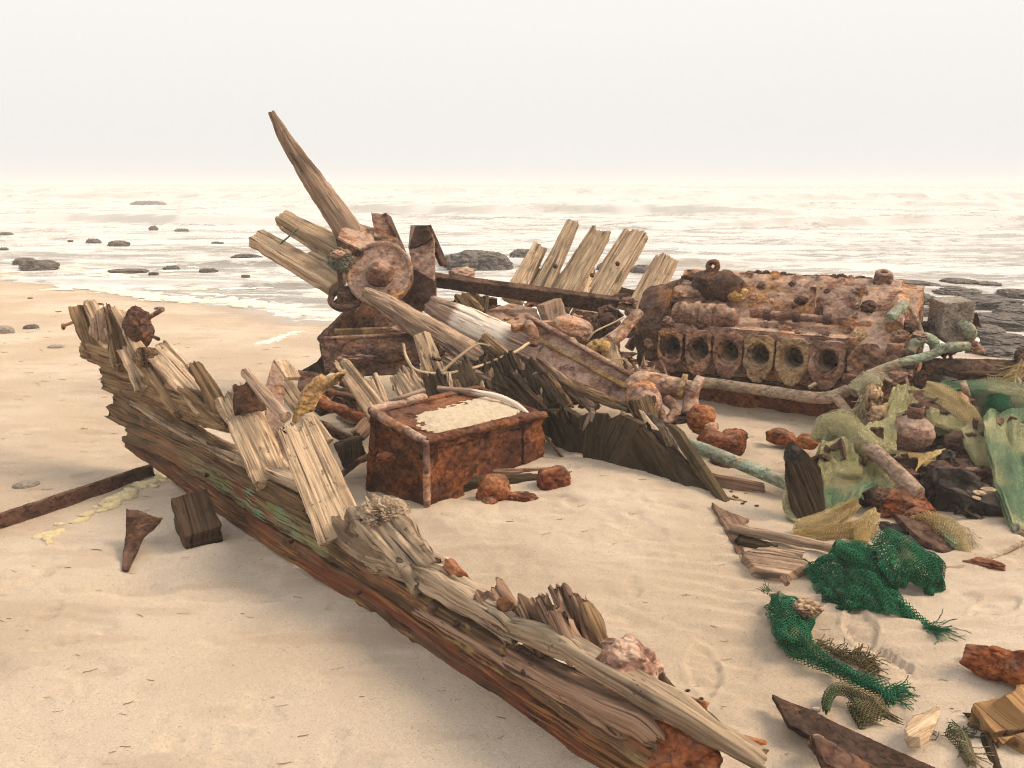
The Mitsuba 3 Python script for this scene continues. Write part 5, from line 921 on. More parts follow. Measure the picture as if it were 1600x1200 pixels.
part(lg, 'bunch', net_mesh(sheet([[(1200, 926, .02), (1210, 924, .06), (1240, 928, .08), (1262, 938, .06), (1285, 948, .02)], [(1203, 950, .01), (1216, 948, .07), (1238, 950, .10), (1258, 958, .08), (1276, 968, .02)], [(1206, 976, .01), (1222, 976, .07), (1240, 976, .08), (1256, 982, .06), (1266, 990, .01)], [(1214, 1000, .01), (1230, 1000, .06), (1244, 1002, .06), (1256, 1004, .05), (1264, 1008, .01)]]), 0.0135, 0.0020, 3, 0.022, (8, 12), 9), 'dark_green_net')
part(lg, 'strip', net_mesh(band([(1228, 988, .04), (1250, 1012, .04), (1290, 1036, .03), (1330, 1056, .03), (1372, 1078, .025), (1392, 1092, .015)], [0.11, 0.10, 0.075, 0.06, 0.06, 0.07]), 0.0135, 0.0020, 3, 0.016, (5, 24), 11), 'dark_green_net')
part(lg, 'torn_end', fray(gp(1392, 1084, .02), [0.7, -0.35, 0], 40, 0.07, seed=4), 'dark_green_net')
part(lg, 'torn_end', fray(gp(1400, 1076, .02), [0.9, -0.1, 0], 24, 0.07, seed=5), 'dark_green_net')
part(lg, 'torn_end', fray(gp(1200, 926, .05), [-0.3, 0.1, 0.5], 14, 0.05, seed=6), 'dark_green_net')
part(lg, 'rotten_wad', blob(on(1262, 950, .10), (0.05, 0.035, 0.03), 0.5, 3.0, 33, 4), 'ochre_rust', 'crusty wad of rotten rope on the net')
fz = []
for i, (px, py) in enumerate(((1278, 1006), (1294, 1014), (1308, 1020), (1322, 1024), (1334, 1028), (1346, 1034), (1352, 1042), (1362, 1050), (1356, 1030), (1338, 1022))): fz.append(fray(gp(px, py, .02), [0.6, -0.3, 0.1], 26, 0.05, 0.0018, 0.9, 20 + i))
part(lg, 'fuzzy_strand', join(fz), 'brown_green_net')
bg = thing('brown_green_net', 'small brown green net scrap with a loop on the sand below the long strip', 'fishing net')
part(bg, 'loop', net_mesh(band([(1291, 1112, .012), (1291, 1096, .02), (1300, 1080, .03), (1318, 1076, .03), (1340, 1086, .02), (1362, 1100, .015)], [0.02, 0.03, 0.035, 0.045, 0.05, 0.05]), 0.0115, 0.0018, 3, 0.010), 'brown_green_net')
part(bg, 'scrap', net_mesh(sheet([[(1322, 1096, .005), (1345, 1092, .02), (1362, 1084, .04), (1376, 1086, .03)], [(1330, 1112, .005), (1350, 1106, .02), (1372, 1102, .03), (1390, 1108, .02)], [(1342, 1128, .004), (1362, 1122, .01), (1386, 1116, .015), (1412, 1122, .01)]]), 0.0115, 0.0018, 3, 0.013), 'brown_green_net')
bg = thing('brown_green_net', 'torn scrap of dark net beside the orange wooden block in the corner', 'fishing net')
part(bg, 'scrap', net_mesh(sheet([[(1470, 1136, .004), (1484, 1128, .02), (1500, 1136, .02)], [(1480, 1152, .004), (1496, 1148, .02), (1512, 1150, .01)], [(1494, 1168, .004), (1508, 1166, .015), (1520, 1170, .01)], [(1508, 1192, .004), (1518, 1190, .01), (1528, 1196, .005)]]), 0.0098, 0.0017, 2, 0.012, ragged=0.35), 'brown_green_net')
part(bg, 'torn_end', fray(gp(1490, 1145, .01), [0.6, -0.2, 0], 16, 0.09, seed=41), 'brown_green_net')
part(bg, 'torn_end', fray(gp(1506, 1178, .01), [0.4, -0.5, 0], 20, 0.08, seed=42), 'brown_green_net')
part(bg, 'torn_end', fray(gp(1465, 1146, .005), [-0.5, 0.2, 0], 8, 0.06, seed=43), 'brown_green_net')

# the upright dark board, the pipe under the net, the rusted pot and the burnt timber
solo('upright_board', slab([(1228, 698, 4.02), (1236, 690, 4.02), (1256, 706, 4.0), (1280, 732, 3.96), (1287, 808, 3.88), (1244, 812, 3.86), (1230, 760, 3.94)], 0.06, (1, 4), 0.010, 0.006, 18, 61, 0.004), 'black_wood', 'dark pointed board standing upright among the nets', 'board')
solo('charred_knot', blob(at(1240, 712, 3.99), (0.045, 0.05, 0.055), 0.25, 2.2, 62, 4), 'charred', 'burnt black knot on top of the upright dark board', 'timber')
solo('netted_pipe', rod([(1296, 668, 4.50), (1330, 680, 4.42), (1380, 718, 4.16), (1434, 772, 3.94)], 0.040, lump=0.006), 'pinkpipe', 'pinkish pipe half wrapped in olive net', 'pipe')
pot = thing('rusted_pot', 'squat rusted pot with a short open neck among the olive nets', 'pot')
pc = at(1428, 672, 4.75)
part(pot, 'body', rough(lathe([(0, -0.11), (0.07, -0.11), (0.105, -0.06), (0.115, -0.01), (0.10, 0.04), (0.065, 0.07), (0.048, 0.085), (0, 0.085)], pc, [0.05, -0.1, 1], 36), 0.010, 15, 5), 'pink_rust')
part(pot, 'neck', rough(lathe([(0.044, 0.06), (0.046, 0.15), (0.040, 0.152), (0.038, 0.11), (0, 0.11)], pc, [-0.06, -0.1, 1], 28), 0.003, 20, 6), 'rusty_iron')
solo('burnt_timber', csg((m3.Manifold.cube([0.46, 0.20, 0.20], True) + m3.Manifold.cube([0.40, 0.15, 0.17], True).rotate([25, 12, 8]).translate([0.08, -0.04, -0.03]) + m3.Manifold.cube([0.24, 0.16, 0.12], True).rotate([40, -10, 20]).translate([-0.14, 0.02, 0.05]) - m3.Manifold.cube([0.2, 0.03, 0.3], True).rotate([0, 30, 15]).translate([0.05, -0.1, 0.08])), 0.012, 0.030, 11, 64, frame(at(1524, 794, 4.02), [0.86, -0.30, -0.30], [0.2, -0.3, 0.9]), 0.012), 'charred', 'big charred black timber with pale ash at the right edge', 'timber')
for i, (px, py, Y) in enumerate(((1530, 770, 3.95), (1545, 765, 3.95), (1522, 778, 3.94))): solo('ash_flake', blob(at(px, py, Y), (.03, .02, .012), .4, 2.4, i + 3, 3, -0.4), 'pale_wood', ('pale ash flake in the middle of the charred timber', 'pale ash flake right on the charred timber', 'pale ash flake left on the charred timber')[i], 'ash')
mas = [((1410, 790, 3.98), (.13, .09, .085), 'red_rust', 'reddish rusted mass under the olive net fold'), ((1372, 778, 4.0), (.05, .05, .05), 'dark_iron', 'small dark rust knob left of the reddish mass'), ((1440, 812, 3.8), (.09, .06, .045), 'red_rust', 'rough red rust rim in front of the reddish mass'),
       ((1500, 690, 4.7), (.16, .12, .10), 'dark_iron', 'dark brown scrap mass right of the rusted pot'), ((1470, 715, 4.55), (.12, .10, .07), 'charred', 'black scrap mass below the rusted pot'), ((1520, 722, 4.6), (.11, .10, .09), 'dark_iron', 'dark scrap mass above the charred timber'),
       ((1520, 742, 4.35), (.05, .04, .04), 'ochre_rust', 'ochre lump on the dark scrap above the charred timber'), ((1400, 740, 4.3), (.14, .12, .10), 'dark_iron', 'dark scrap mass behind the reddish mass'), ((1345, 745, 4.3), (.13, .14, .12), 'dark_iron', 'scrap mass under the light green net fold'),
       ((1366, 622, 5.1), (.09, .08, .09), 'ochre_rust', 'orange brown lump behind the hanging frayed strands'), ((1372, 650, 4.95), (.07, .06, .06), 'ochre_rust', 'round tan lump under the olive net'), ((1460, 640, 5.0), (.2, .14, .12), 'dark_iron', 'dark scrap mass under the ochre net band'), ((1560, 690, 4.7), (.16, .14, .14), 'dark_iron', 'dark scrap mass under the hanging net at the right edge'),
       ((1400, 830, 3.75), (.10, .08, .05), 'charred', 'black hollow scrap above the dark green net'), ((1495, 640, 5.0), (.10, .1, .1), 'rusty_iron', 'rusty lump under the tied green net'), ((1350, 700, 4.55), (.13, .13, .10), 'dark_iron', 'scrap mass under the netted pipe'), ((1300, 735, 4.25), (.10, .12, .12), 'dark_iron', 'scrap mass right of the upright dark board'), ((1560, 800, 4.1), (.13, .12, .12), 'charred', 'black end lump of the charred timber'), ((1450, 770, 4.2), (.10, .1, .1), 'charred', 'black scrap between pipe end and charred timber')]
for i, (q, rr, m, lb) in enumerate(mas): solo('scrap_lump', scrap(at(*q), np.array(rr) * 1.25, 210 + i) if max(rr) > 0.08 and i not in (0, 2) else blob(at(*q), rr, 0.38, 2.4, 210 + i, 4, i), m, lb, 'scrap')
solo('bent_plate', slab([(1398, 800, 3.78), (1430, 818, 3.74), (1470, 836, 3.68), (1520, 868, 3.5), (1528, 880, 3.44), (1480, 872, 3.46), (1430, 846, 3.6)], 0.025, None, 0.012, 0.012, 14, 66), 'dark_iron', 'long bent rusty plate in front of the charred timber', 'plate')
solo('rust_tip', blob(on(1540, 882, .02), (0.07, 0.03, 0.025), 0.4, 2.4, 67, 4, -0.4), 'red_rust', 'rusty tip of scrap where the pale rope begins', 'scrap')
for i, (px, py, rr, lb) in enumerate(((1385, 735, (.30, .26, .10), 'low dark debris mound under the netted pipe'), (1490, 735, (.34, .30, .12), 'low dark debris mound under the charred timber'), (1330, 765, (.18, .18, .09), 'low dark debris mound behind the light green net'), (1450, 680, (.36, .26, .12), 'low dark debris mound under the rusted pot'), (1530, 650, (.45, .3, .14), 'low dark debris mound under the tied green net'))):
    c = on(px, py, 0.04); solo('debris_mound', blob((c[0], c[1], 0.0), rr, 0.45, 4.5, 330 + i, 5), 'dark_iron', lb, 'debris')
def Q(px, py, Y): return at(px, py, Y)
def qsheet(rows): return np.array([[at(*q) for q in r] for r in rows])
on_ = thing('olive_net', 'olive net wrapped round the pinkish pipe and hanging to the left', 'fishing net')
part(on_, 'wrap', net_mesh(tubular([Q(1286, 690, 4.5), Q(1294, 668, 4.54), Q(1310, 664, 4.46), Q(1335, 682, 4.39), Q(1352, 695, 4.31), Q(1366, 706, 4.24)], [0.08, 0.11, 0.12, 0.12, 0.115, 0.10]), 0.0132, 0.0018, 3, 0.014, (6, 16), 21), 'olive_net')
part(on_, 'hanging_fold', net_mesh(qsheet([[(1290, 672, 4.48), (1302, 658, 4.5), (1316, 672, 4.45)], [(1282, 700, 4.35), (1296, 700, 4.4), (1308, 702, 4.4)], [(1274, 722, 4.22), (1285, 730, 4.25), (1300, 735, 4.28)]]), 0.0132, 0.0018, 3, 0.019, (6, 16), 22), 'olive_net')
part(on_, 'mound', net_mesh(qsheet([[(1286, 708, 4.3), (1300, 690, 4.36), (1318, 686, 4.38), (1334, 700, 4.36)], [(1284, 728, 4.18), (1300, 716, 4.22), (1320, 712, 4.24), (1336, 722, 4.26)], [(1282, 748, 4.1), (1300, 738, 4.12), (1320, 734, 4.16), (1340, 738, 4.2)]]), 0.0132, 0.0018, 3, 0.016, (6, 14), 23), 'olive_net')
part(on_, 'drape', net_mesh(qsheet([[(1338, 672, 4.62), (1365, 660, 4.75), (1398, 652, 4.85)], [(1345, 690, 4.55), (1372, 680, 4.62), (1400, 676, 4.7)], [(1360, 708, 4.48), (1384, 704, 4.5), (1402, 704, 4.56)]]), 0.0132, 0.0018, 3, 0.016, (6, 10), 24), 'olive_net')
bf = thing('olive_net', 'broad pale olive net fold filling the space behind the upright dark board', 'fishing net')
part(bf, 'sheet', net_mesh(qsheet([[(1284, 690, 4.34), (1310, 684, 4.36), (1345, 700, 4.34), (1385, 720, 4.3), (1420, 738, 4.26)], [(1280, 716, 4.2), (1308, 712, 4.22), (1344, 722, 4.2), (1386, 738, 4.18), (1424, 756, 4.14)], [(1278, 742, 4.1), (1306, 738, 4.1), (1342, 744, 4.1), (1384, 756, 4.08), (1428, 774, 4.02)]]), 0.0132, 0.0018, 3, 0.03, (4, 14), 47), 'olive_net')
gn = thing('light_green_net', 'light green and yellow net fold behind the upright dark board', 'fishing net')
part(gn, 'fold', net_mesh(qsheet([[(1284, 738, 4.12), (1310, 732, 4.14), (1345, 740, 4.14), (1380, 748, 4.12), (1420, 770, 4.05), (1452, 800, 3.9)], [(1288, 752, 4.08), (1315, 748, 4.1), (1350, 750, 4.1), (1385, 756, 4.06), (1420, 778, 3.98), (1455, 808, 3.86)], [(1290, 764, 4.03), (1320, 762, 4.05), (1352, 760, 4.05), (1388, 762, 4.02), (1418, 784, 3.95), (1456, 814, 3.84)]]), 0.0132, 0.0018, 3, 0.016, (3, 14), 25), 'olive_net', 'yellow upper edge of the fold')
part(gn, 'lower_fold', net_mesh(qsheet([[(1288, 762, 4.02), (1315, 758, 4.04), (1345, 752, 4.06), (1376, 754, 4.04)], [(1288, 782, 3.95), (1312, 778, 3.97), (1338, 768, 4.0), (1360, 762, 4.02)], [(1290, 806, 3.86), (1310, 796, 3.9), (1330, 784, 3.95), (1346, 772, 4.0)]]), 0.0132, 0.0018, 3, 0.019, (5, 14), 26), 'light_green_net')
oc = thing('ochre_net', 'ochre yellow net folds lying at the foot of the upright dark board', 'fishing net')
part(oc, 'fold', net_mesh(band([Q(1240, 822, 3.72), Q(1258, 826, 3.7), Q(1292, 818, 3.72), Q(1320, 802, 3.78), Q(1344, 786, 3.86)], [0.06, 0.11, 0.11, 0.09, 0.04]), 0.0132, 0.0018, 3, 0.016, (5, 18), 27), 'ochre_net')
part(oc, 'lower_fold', net_mesh(band([Q(1238, 836, 3.66), Q(1280, 838, 3.64), Q(1320, 832, 3.66), Q(1355, 824, 3.7), Q(1364, 806, 3.76), Q(1372, 798, 3.8)], [0.06, 0.085, 0.095, 0.10, 0.07, 0.04]), 0.0132, 0.0018, 3, 0.016, (5, 18), 28), 'ochre_net')
part(oc, 'left_flap', net_mesh(qsheet([[(1226, 764, 4.02), (1232, 770, 3.98), (1238, 782, 3.96)], [(1222, 784, 3.96), (1232, 794, 3.92), (1244, 804, 3.88)], [(1228, 808, 3.88), (1240, 814, 3.84), (1256, 818, 3.8)]]), 0.0115, 0.0018, 3, 0.010), 'olive_net')
part(oc, 'corner', net_mesh(qsheet([[(1334, 828, 3.66), (1350, 824, 3.68), (1364, 822, 3.68)], [(1338, 846, 3.6), (1350, 846, 3.6), (1360, 844, 3.62)]]), 0.0115, 0.0018, 3, 0.008), 'ochre_net')
on2 = thing('olive_net', 'olive net sheet draped over the scrap above the rusted pot', 'fishing net')
part(on2, 'drape', net_mesh(qsheet([[(1394, 606, 5.1), (1408, 600, 5.15), (1430, 604, 5.15), (1446, 612, 5.1)], [(1388, 628, 4.98), (1408, 620, 5.0), (1428, 624, 5.0), (1440, 632, 4.98)], [(1382, 652, 4.86), (1400, 646, 4.88), (1416, 640, 4.9), (1430, 642, 4.92)]]), 0.0132, 0.0018, 3, 0.022, (1.6, 22), 29), 'olive_net')
part(on2, 'band', net_mesh(band([Q(1440, 608, 5.08), Q(1462, 622, 5.0), Q(1490, 642, 4.9), Q(1515, 664, 4.78), Q(1528, 680, 4.7)], [0.12, 0.19, 0.19, 0.15, 0.07]), 0.0132, 0.0018, 3, 0.016, (3, 20), 30), 'ochre_net', 'ochre band running down to the right')
part(on2, 'lower_sheet', net_mesh(qsheet([[(1446, 636, 4.96), (1470, 640, 4.9), (1494, 652, 4.84), (1520, 676, 4.74)], [(1450, 662, 4.82), (1470, 662, 4.8), (1496, 672, 4.76), (1518, 680, 4.72)]]), 0.0115, 0.0018, 3, 0.013), 'olive_net')
part(on2, 'low_scrap', net_mesh(qsheet([[(1398, 712, 4.45), (1412, 706, 4.5), (1440, 708, 4.5), (1478, 700, 4.55)], [(1416, 724, 4.38), (1424, 722, 4.4), (1442, 716, 4.44), (1468, 710, 4.5)], [(1426, 738, 4.3), (1430, 738, 4.3), (1436, 730, 4.36), (1450, 716, 4.46)]]), 0.0115, 0.0018, 3, 0.010), 'ochre_net')
kn = thing('pale_net', 'pale net knotted round the pipe joint with frayed strands hanging down', 'fishing net')
part(kn, 'wrap', net_mesh(tubular([Q(1336, 612, 5.28), Q(1350, 602, 5.32), Q(1366, 596, 5.36), Q(1376, 600, 5.38)], [0.05, 0.11, 0.10, 0.05]), 0.0132, 0.0018, 3, 0.019, (6, 20), 31), 'pale_net')
part(kn, 'frayed_strands', join([fray(Q(1352 + 6 * i, 618 + 3 * i, 5.22), [-0.35, -0.25, -0.8], 40, 0.26, 0.0024, 0.16, 50 + i) for i in range(3)]), 'pale_net')
bn = thing('olive_net', 'large pale olive net draped over the scrap between rusted pot and right edge', 'fishing net')
part(bn, 'sheet', net_mesh(qsheet([[(1436, 612, 5.15), (1470, 622, 5.12), (1510, 630, 5.05), (1550, 640, 5.0), (1625, 640, 5.0)], [(1440, 640, 5.0), (1474, 650, 4.98), (1512, 656, 4.92), (1552, 668, 4.86), (1625, 668, 4.86)], [(1462, 668, 4.86), (1486, 676, 4.84), (1516, 680, 4.8), (1556, 694, 4.74), (1625, 698, 4.72)]]), 0.0132, 0.0018, 3, 0.03, (2, 14), 44), 'olive_net')
part(bn, 'right_drape', net_mesh(qsheet([[(1536, 650, 4.74), (1560, 640, 4.79), (1590, 640, 4.79), (1630, 640, 4.74)], [(1540, 690, 4.44), (1562, 684, 4.50), (1590, 690, 4.44), (1630, 690, 4.44)], [(1556, 730, 4.14), (1572, 736, 4.12), (1596, 740, 4.10), (1630, 740, 4.10)], [(1566, 775, 3.90), (1584, 785, 3.86), (1604, 790, 3.84), (1630, 790, 3.84)], [(1584, 815, 3.72), (1598, 822, 3.70), (1612, 826, 3.68), (1630, 826, 3.68)]]), 0.0132, 0.0018, 3, 0.03, (1.4, 11), 45), 'light_green_net')
part(bn, 'front_flap', net_mesh(qsheet([[(1500, 668, 4.70), (1525, 660, 4.74), (1552, 662, 4.74)], [(1512, 696, 4.56), (1532, 692, 4.58), (1556, 696, 4.56)], [(1528, 724, 4.42), (1544, 722, 4.42), (1560, 726, 4.40)]]), 0.0132, 0.0018, 3, 0.02, (2, 18), 48), 'olive_net')
gr = thing('light_green_net', 'light green net rope tied over the scrap at the right edge', 'fishing net')
part(gr, 'rope', net_mesh(tubular([Q(1466, 606, 5.25), Q(1486, 612, 5.2), Q(1508, 608, 5.15), Q(1540, 616, 5.1), Q(1575, 622, 5.0), Q(1610, 634, 4.9)], [0.06, 0.085, 0.06, 0.13, 0.15, 0.15]), 0.0132, 0.0018, 3, 0.016, (5, 24), 32), 'light_green_net')
part(gr, 'tie', rod(np.array([Q(1504, 598, 5.12), Q(1508, 608, 5.08), Q(1512, 620, 5.1)]), 0.022, lump=0.008), 'tan_pipe')
part(gr, 'dark_knot', net_mesh(tubular([Q(1536, 636, 4.98), Q(1556, 642, 4.92), Q(1578, 636, 4.92)], [0.08, 0.16, 0.09]), 0.0115, 0.0018, 3, 0.018), 'dark_green_net')
part(gr, 'frayed_strands', join([fray(Q(1545 + 8 * i, 654, 4.88), [-0.25 + 0.1 * i, -0.2, -0.9], 34, 0.2, 0.0024, 0.15, 60 + i) for i in range(3)]), 'pale_net')
part(gr, 'teal_cord', rod(np.array([Q(1590, 590, 5.1), Q(1596, 610, 5.0), Q(1588, 640, 4.9)]), 0.012), 'green_pipe')
hn = thing('olive_net', 'olive net hanging down the right edge above the charred timber', 'fishing net')
part(hn, 'sheet', net_mesh(qsheet([[(1552, 660, 4.70), (1572, 652, 4.72), (1600, 650, 4.72), (1625, 655, 4.68)], [(1556, 690, 4.54), (1575, 686, 4.56), (1600, 690, 4.52), (1625, 695, 4.48)], [(1574, 722, 4.38), (1584, 724, 4.36), (1604, 726, 4.33), (1625, 728, 4.32)]]), 0.0132, 0.0018, 3, 0.019, (1.4, 11), 34), 'olive_net')
part(hn, 'lower_sheet', net_mesh(qsheet([[(1578, 716, 4.36), (1592, 720, 4.34), (1608, 722, 4.32), (1630, 722, 4.30)], [(1566, 744, 4.22), (1586, 748, 4.18), (1606, 752, 4.16), (1630, 752, 4.16)], [(1570, 776, 4.08), (1588, 782, 4.04), (1606, 788, 4.00), (1630, 790, 4.00)], [(1592, 812, 3.92), (1600, 816, 3.90), (1610, 818, 3.88), (1630, 820, 3.88)]]), 0.0132, 0.0018, 3, 0.027, (1.4, 11), 35), 'light_green_net')
sc = thing('ochre_net', 'torn ochre net scraps along the bent rusty plate', 'fishing net')
part(sc, 'scrap', net_mesh(band([Q(1424, 806, 3.78), Q(1458, 818, 3.7), Q(1486, 836, 3.6), Q(1504, 862, 3.5), Q(1524, 874, 3.44)], [0.04, 0.09, 0.11, 0.07, 0.03]), 0.0132, 0.0018, 3, 0.019, (6, 14), 36), 'ochre_net')
part(sc, 'green_flap', net_mesh(qsheet([[(1462, 818, 3.7), (1478, 812, 3.74), (1492, 824, 3.7)], [(1476, 836, 3.6), (1490, 834, 3.62), (1502, 842, 3.6)], [(1494, 852, 3.52), (1506, 850, 3.54), (1516, 852, 3.52)]]), 0.0115, 0.0018, 3, 0.016), 'light_green_net')
part(sc, 'white_fray', join([fray(Q(1506 + 4 * i, 826 + 8 * i, 3.62 - .03 * i), [0.3, -0.2, -0.4], 24, 0.06, 0.002, 0.5, 70 + i) for i in range(3)]), 'pale_net')
br = thing('frayed_rope', 'bristly yellow frayed rope end at the right edge', 'rope')
part(br, 'bristles', join([fray(Q(1600 - 4 * i, 562 + 8 * i, 5.6 - 0.02 * i), [-0.45, -0.2, -0.75], 46, 0.22, 0.0026, 0.22, 80 + i) for i in range(6)]), 'ochre_net')
part(br, 'core', blob(at(1602, 580, 5.62), (0.07, 0.06, 0.12), 0.3, 2, 82, 4), 'brown_wood')
solo('pale_rope', rod([(1478, 889, 3.36), (1510, 886, 3.37), (1545, 874, 3.42), (1575, 860, 3.5), (1612, 842, 3.6)], 0.011, lump=0.002, lf=60), 'tan_pipe', 'pale rope running to the right edge over the sand', 'rope')
solo('green_tuft', blob(at(1592, 838, 3.7), (0.04, 0.04, 0.05), 0.4, 2.4, 83, 4), 'verdigris', 'mossy green tuft under the pale rope at the right edge', 'scrap')

# ------------------------------------------------------------------ driftwood and scrap on the near sand
solo('split_board', slab([(1112, 788, 4.0), (1140, 805, 3.9), (1170, 815, 3.84), (1150, 830, 3.74), (1164, 868, 3.5), (1156, 876, 3.44), (1132, 834, 3.72)], 0.03, (0, 4), 0.010, 0.006, 18, 71), 'stained_wood', 'thin split board standing on edge at the left of the long grey stick', 'board')
solo('grey_stick', rod([(1142, 826, 3.70), (1200, 836, 3.62), (1260, 848, 3.54), (1310, 858, 3.46)], [0.024, 0.026, 0.025, 0.020], lump=0.008, grain=0.006, crack=0.006), 'grey_wood', 'long grey stick lying towards the dark green net', 'stick')
solo('driftwood', board((1150, 846, 3.60), (1214, 858, 3.54), 24, 16, 0.045, 0.2, rag=(0.03, 0.03), grain=0.010, crack=0.014, lump=0.012), 'dark_wood', 'dark gnarled driftwood under the long grey stick', 'driftwood')
solo('board_end', slab([(1158, 872, 3.42), (1185, 862, 3.46), (1240, 870, 3.40), (1262, 888, 3.32), (1228, 906, 3.24), (1180, 894, 3.30)], 0.05, (0, 3), 0.010, 0.008, 18, 72), 'grey_wood', 'short grey board end left of the dark green net', 'board')
solo('driftwood', board((1204, 858, 3.48), (1256, 868, 3.44), 8, 14, 0.025, 0.3, rag=(0.02, 0.02)), 'pale_wood', 'small pale splinter between stick and grey board end', 'driftwood')
solo('driftwood', rod([(1222, 902, 3.22), (1230, 912, 3.18)], 0.012, lump=0.005), 'stained_wood', 'short peg under the grey board end', 'driftwood')
solo('iron_strip', slab([(1206, 1090, 2.40), (1262, 1112, 2.33), (1311, 1134, 2.26), (1380, 1166, 2.17), (1460, 1202, 2.08), (1420, 1232, 2.0), (1330, 1184, 2.12), (1256, 1148, 2.21), (1232, 1131, 2.25)], 0.015, None, 0.010, 0.004, 20, 73, 0.003), 'black_iron', 'long dark rusty blade of iron sticking out of the sand at the bottom', 'ironwork')
solo('iron_scrap', slab([(1266, 1152, 2.16), (1282, 1158, 2.15), (1330, 1180, 2.09), (1390, 1214, 2.02), (1350, 1230, 1.99), (1286, 1196, 2.06)], 0.03, None, 0.010, 0.010, 18, 74), 'dark_iron', 'sand dusted rusty plate below the long iron blade', 'ironwork')
solo('iron_scrap', blob(on(1276, 1162, .03), (0.022, 0.02, 0.03), 0.35, 2.2, 75, 4), 'rusty_iron', 'rust stump at the left end of the sand dusted plate', 'scrap')
solo('wood_chip', slab([(1412, 1148, 2.20), (1428, 1128, 2.26), (1468, 1110, 2.31), (1464, 1124, 2.27), (1452, 1146, 2.19), (1438, 1160, 2.15), (1418, 1158, 2.16)], 0.035, (0, 2), 0.0098, 0.008, 20, 76), 'pale_wood', 'pale wood chip lying on the sand near the bottom right', 'driftwood')
solo('pebble', blob(on(1274, 1109, .008), (0.016, 0.01, 0.009), 0.2, 1.6, 77, 3), 'dry_stone', 'small tan pebble at the foot of the net loop', 'stone')
rr_ = thing('rust_clump', 'dark red rust clump on the sand at the right edge', 'scrap')
part(rr_, 'lump', blob(on(1556, 1036, .05), (0.10, 0.05, 0.05), 0.30, 2.0, 78, 5, -0.45, 2.2), 'red_rust')
part(rr_, 'lump', blob(on(1598, 1048, .06), (0.06, 0.06, 0.06), 0.22, 1.8, 79, 4), 'red_rust')
part(rr_, 'tip', blob(on(1528, 1022, .03), (0.035, 0.02, 0.02), 0.3, 2.0, 80, 4, -0.5), 'dark_iron')
wb = thing('orange_wood_block', 'orange brown splintered wood block in the bottom right corner', 'timber')
part(wb, 'block', csg(m3.Manifold.cube([0.22, 0.16, 0.13], True) - m3.Manifold.cube([0.1, 0.06, 0.2], True).rotate([20, 10, 30]).translate([-0.10, -0.09, 0.04]) - m3.Manifold.cube([0.3, 0.012, 0.05], True).translate([0, -0.03, 0.065]) + m3.Manifold.cube([0.16, 0.10, 0.10], True).rotate([15, 20, 25]).translate([0.03, 0.05, 0.03]), 0.008, 0.016, 16, 81, frame(at(1592, 1148, 2.26), [1, 0.1, 0.1], [0.05, -0.3, 1])), 'orange_wood')
part(wb, 'splinter', board((1512, 1118, 2.34), (1548, 1124, 2.32), 5, 16, 0.02, 0.3, rag=(0.02, 0.01)), 'dark_wood')
part(wb, 'splinter', board((1512, 1132, 2.3), (1546, 1136, 2.29), 6, 14, 0.02, 0.3, rag=(0.02, 0.01)), 'stained_wood')
part(wb, 'splinter', board((1540, 1150, 2.24), (1560, 1210, 2.1), 14, 18, 0.03, 0.3, rag=(0.02, 0.01)), 'dark_wood')
part(wb, 'splinter', board((1600, 1080, 2.42), (1590, 1110, 2.34), 22, 16, 0.03, 0.3, rag=(0.03, 0.01)), 'orange_wood')
# ------------------------------------------------------------------ rocks, foam and litter
def rock(px, py, w, h, Y=None, seed=1, m='wet_rock', flat=0.5, label='', z=-0.14, cat='rock', group=None):
    c = on(px, py, z) if Y is None else np.array([at(px, py, Y)[0], Y, z]); s = mpp(c)
    solo('shore_rock' if cat == 'rock' else 'pebble', blob((c[0], c[1], c[2]), (w * s / 2, w * s / 2 * flat * 1.6, h * s), 0.26, 1.9, seed, 5 if w > 40 else 3, 0.3 * math.sin(seed), 2.6, 0, 0.12), m, label, cat, group)
rock(748, 418, 104, 26, None, 1, label='large dark wet rock right of the rusted disc, at the water edge')
rock(822, 410, 56, 20, None, 2, label='dark wet rock left of the pale frame timbers')
rock(816, 428, 22, 8, None, 3, label='small dark rock just before the left frame timber')
rock(894, 412, 40, 10, None, 4, label='low dark rock between the first frame timbers')
rock(950, 420, 36, 10, None, 5, label='low dark rock between the second and third frame timbers')
rock(812, 452, 26, 8, None, 6, label='small dark rock behind the long dark bar')
rock(1005, 424, 40, 10, None, 7, label='low dark rock right of the third frame timber')
for i, (x, y, w, h) in enumerate(((62, 420, 66, 17), (38, 412, 40, 12), (10, 372, 32, 12), (186, 383, 42, 9), (146, 379, 28, 8), (240, 359, 16, 8), (284, 361, 24, 5), (385, 404, 54, 9), (200, 424, 70, 5), (268, 420, 30, 6), (326, 424, 36, 6), (384, 432, 16, 4), (110, 377, 10, 3), (6, 390, 16, 4), (240, 428, 18, 4), (340, 380, 22, 3), (310, 347, 26, 3))):
    rock(x, y, w * 0.86, h * 0.8, None, 20 + i, flat=0.4, label=('biggest dark rock in the shallow water at the left', 'mossy rock behind the biggest rock at the left', 'dark rock at the left picture edge in the water', 'flat dark rock in the left shallows, right of a smaller one', 'small dark rock left of the flat dark rock', 'tiny pointed rock far out in the left shallows', 'low dark rock right of the tiny pointed rock', 'long low rock left of the jutting pale planks', 'long thin reef streak in the left shallows',
        'low dark rock at the right end of the reef streak', 'dark rock in the white foam left of the valve', 'tiny rock in the foam nearest the pale planks', 'tiny rock left of the small dark rock', 'tiny rock at the left edge below the dark rock', 'tiny rock below the reef streak', 'thin dark rock far left of the pole', 'thin dark rock in the surf left of the pole')[i])
rock(232, 323, 56, 9, None, 50, m='dry_stone', label='hazy rock far out in the surf at the left', z=-0.2, flat=0.2)
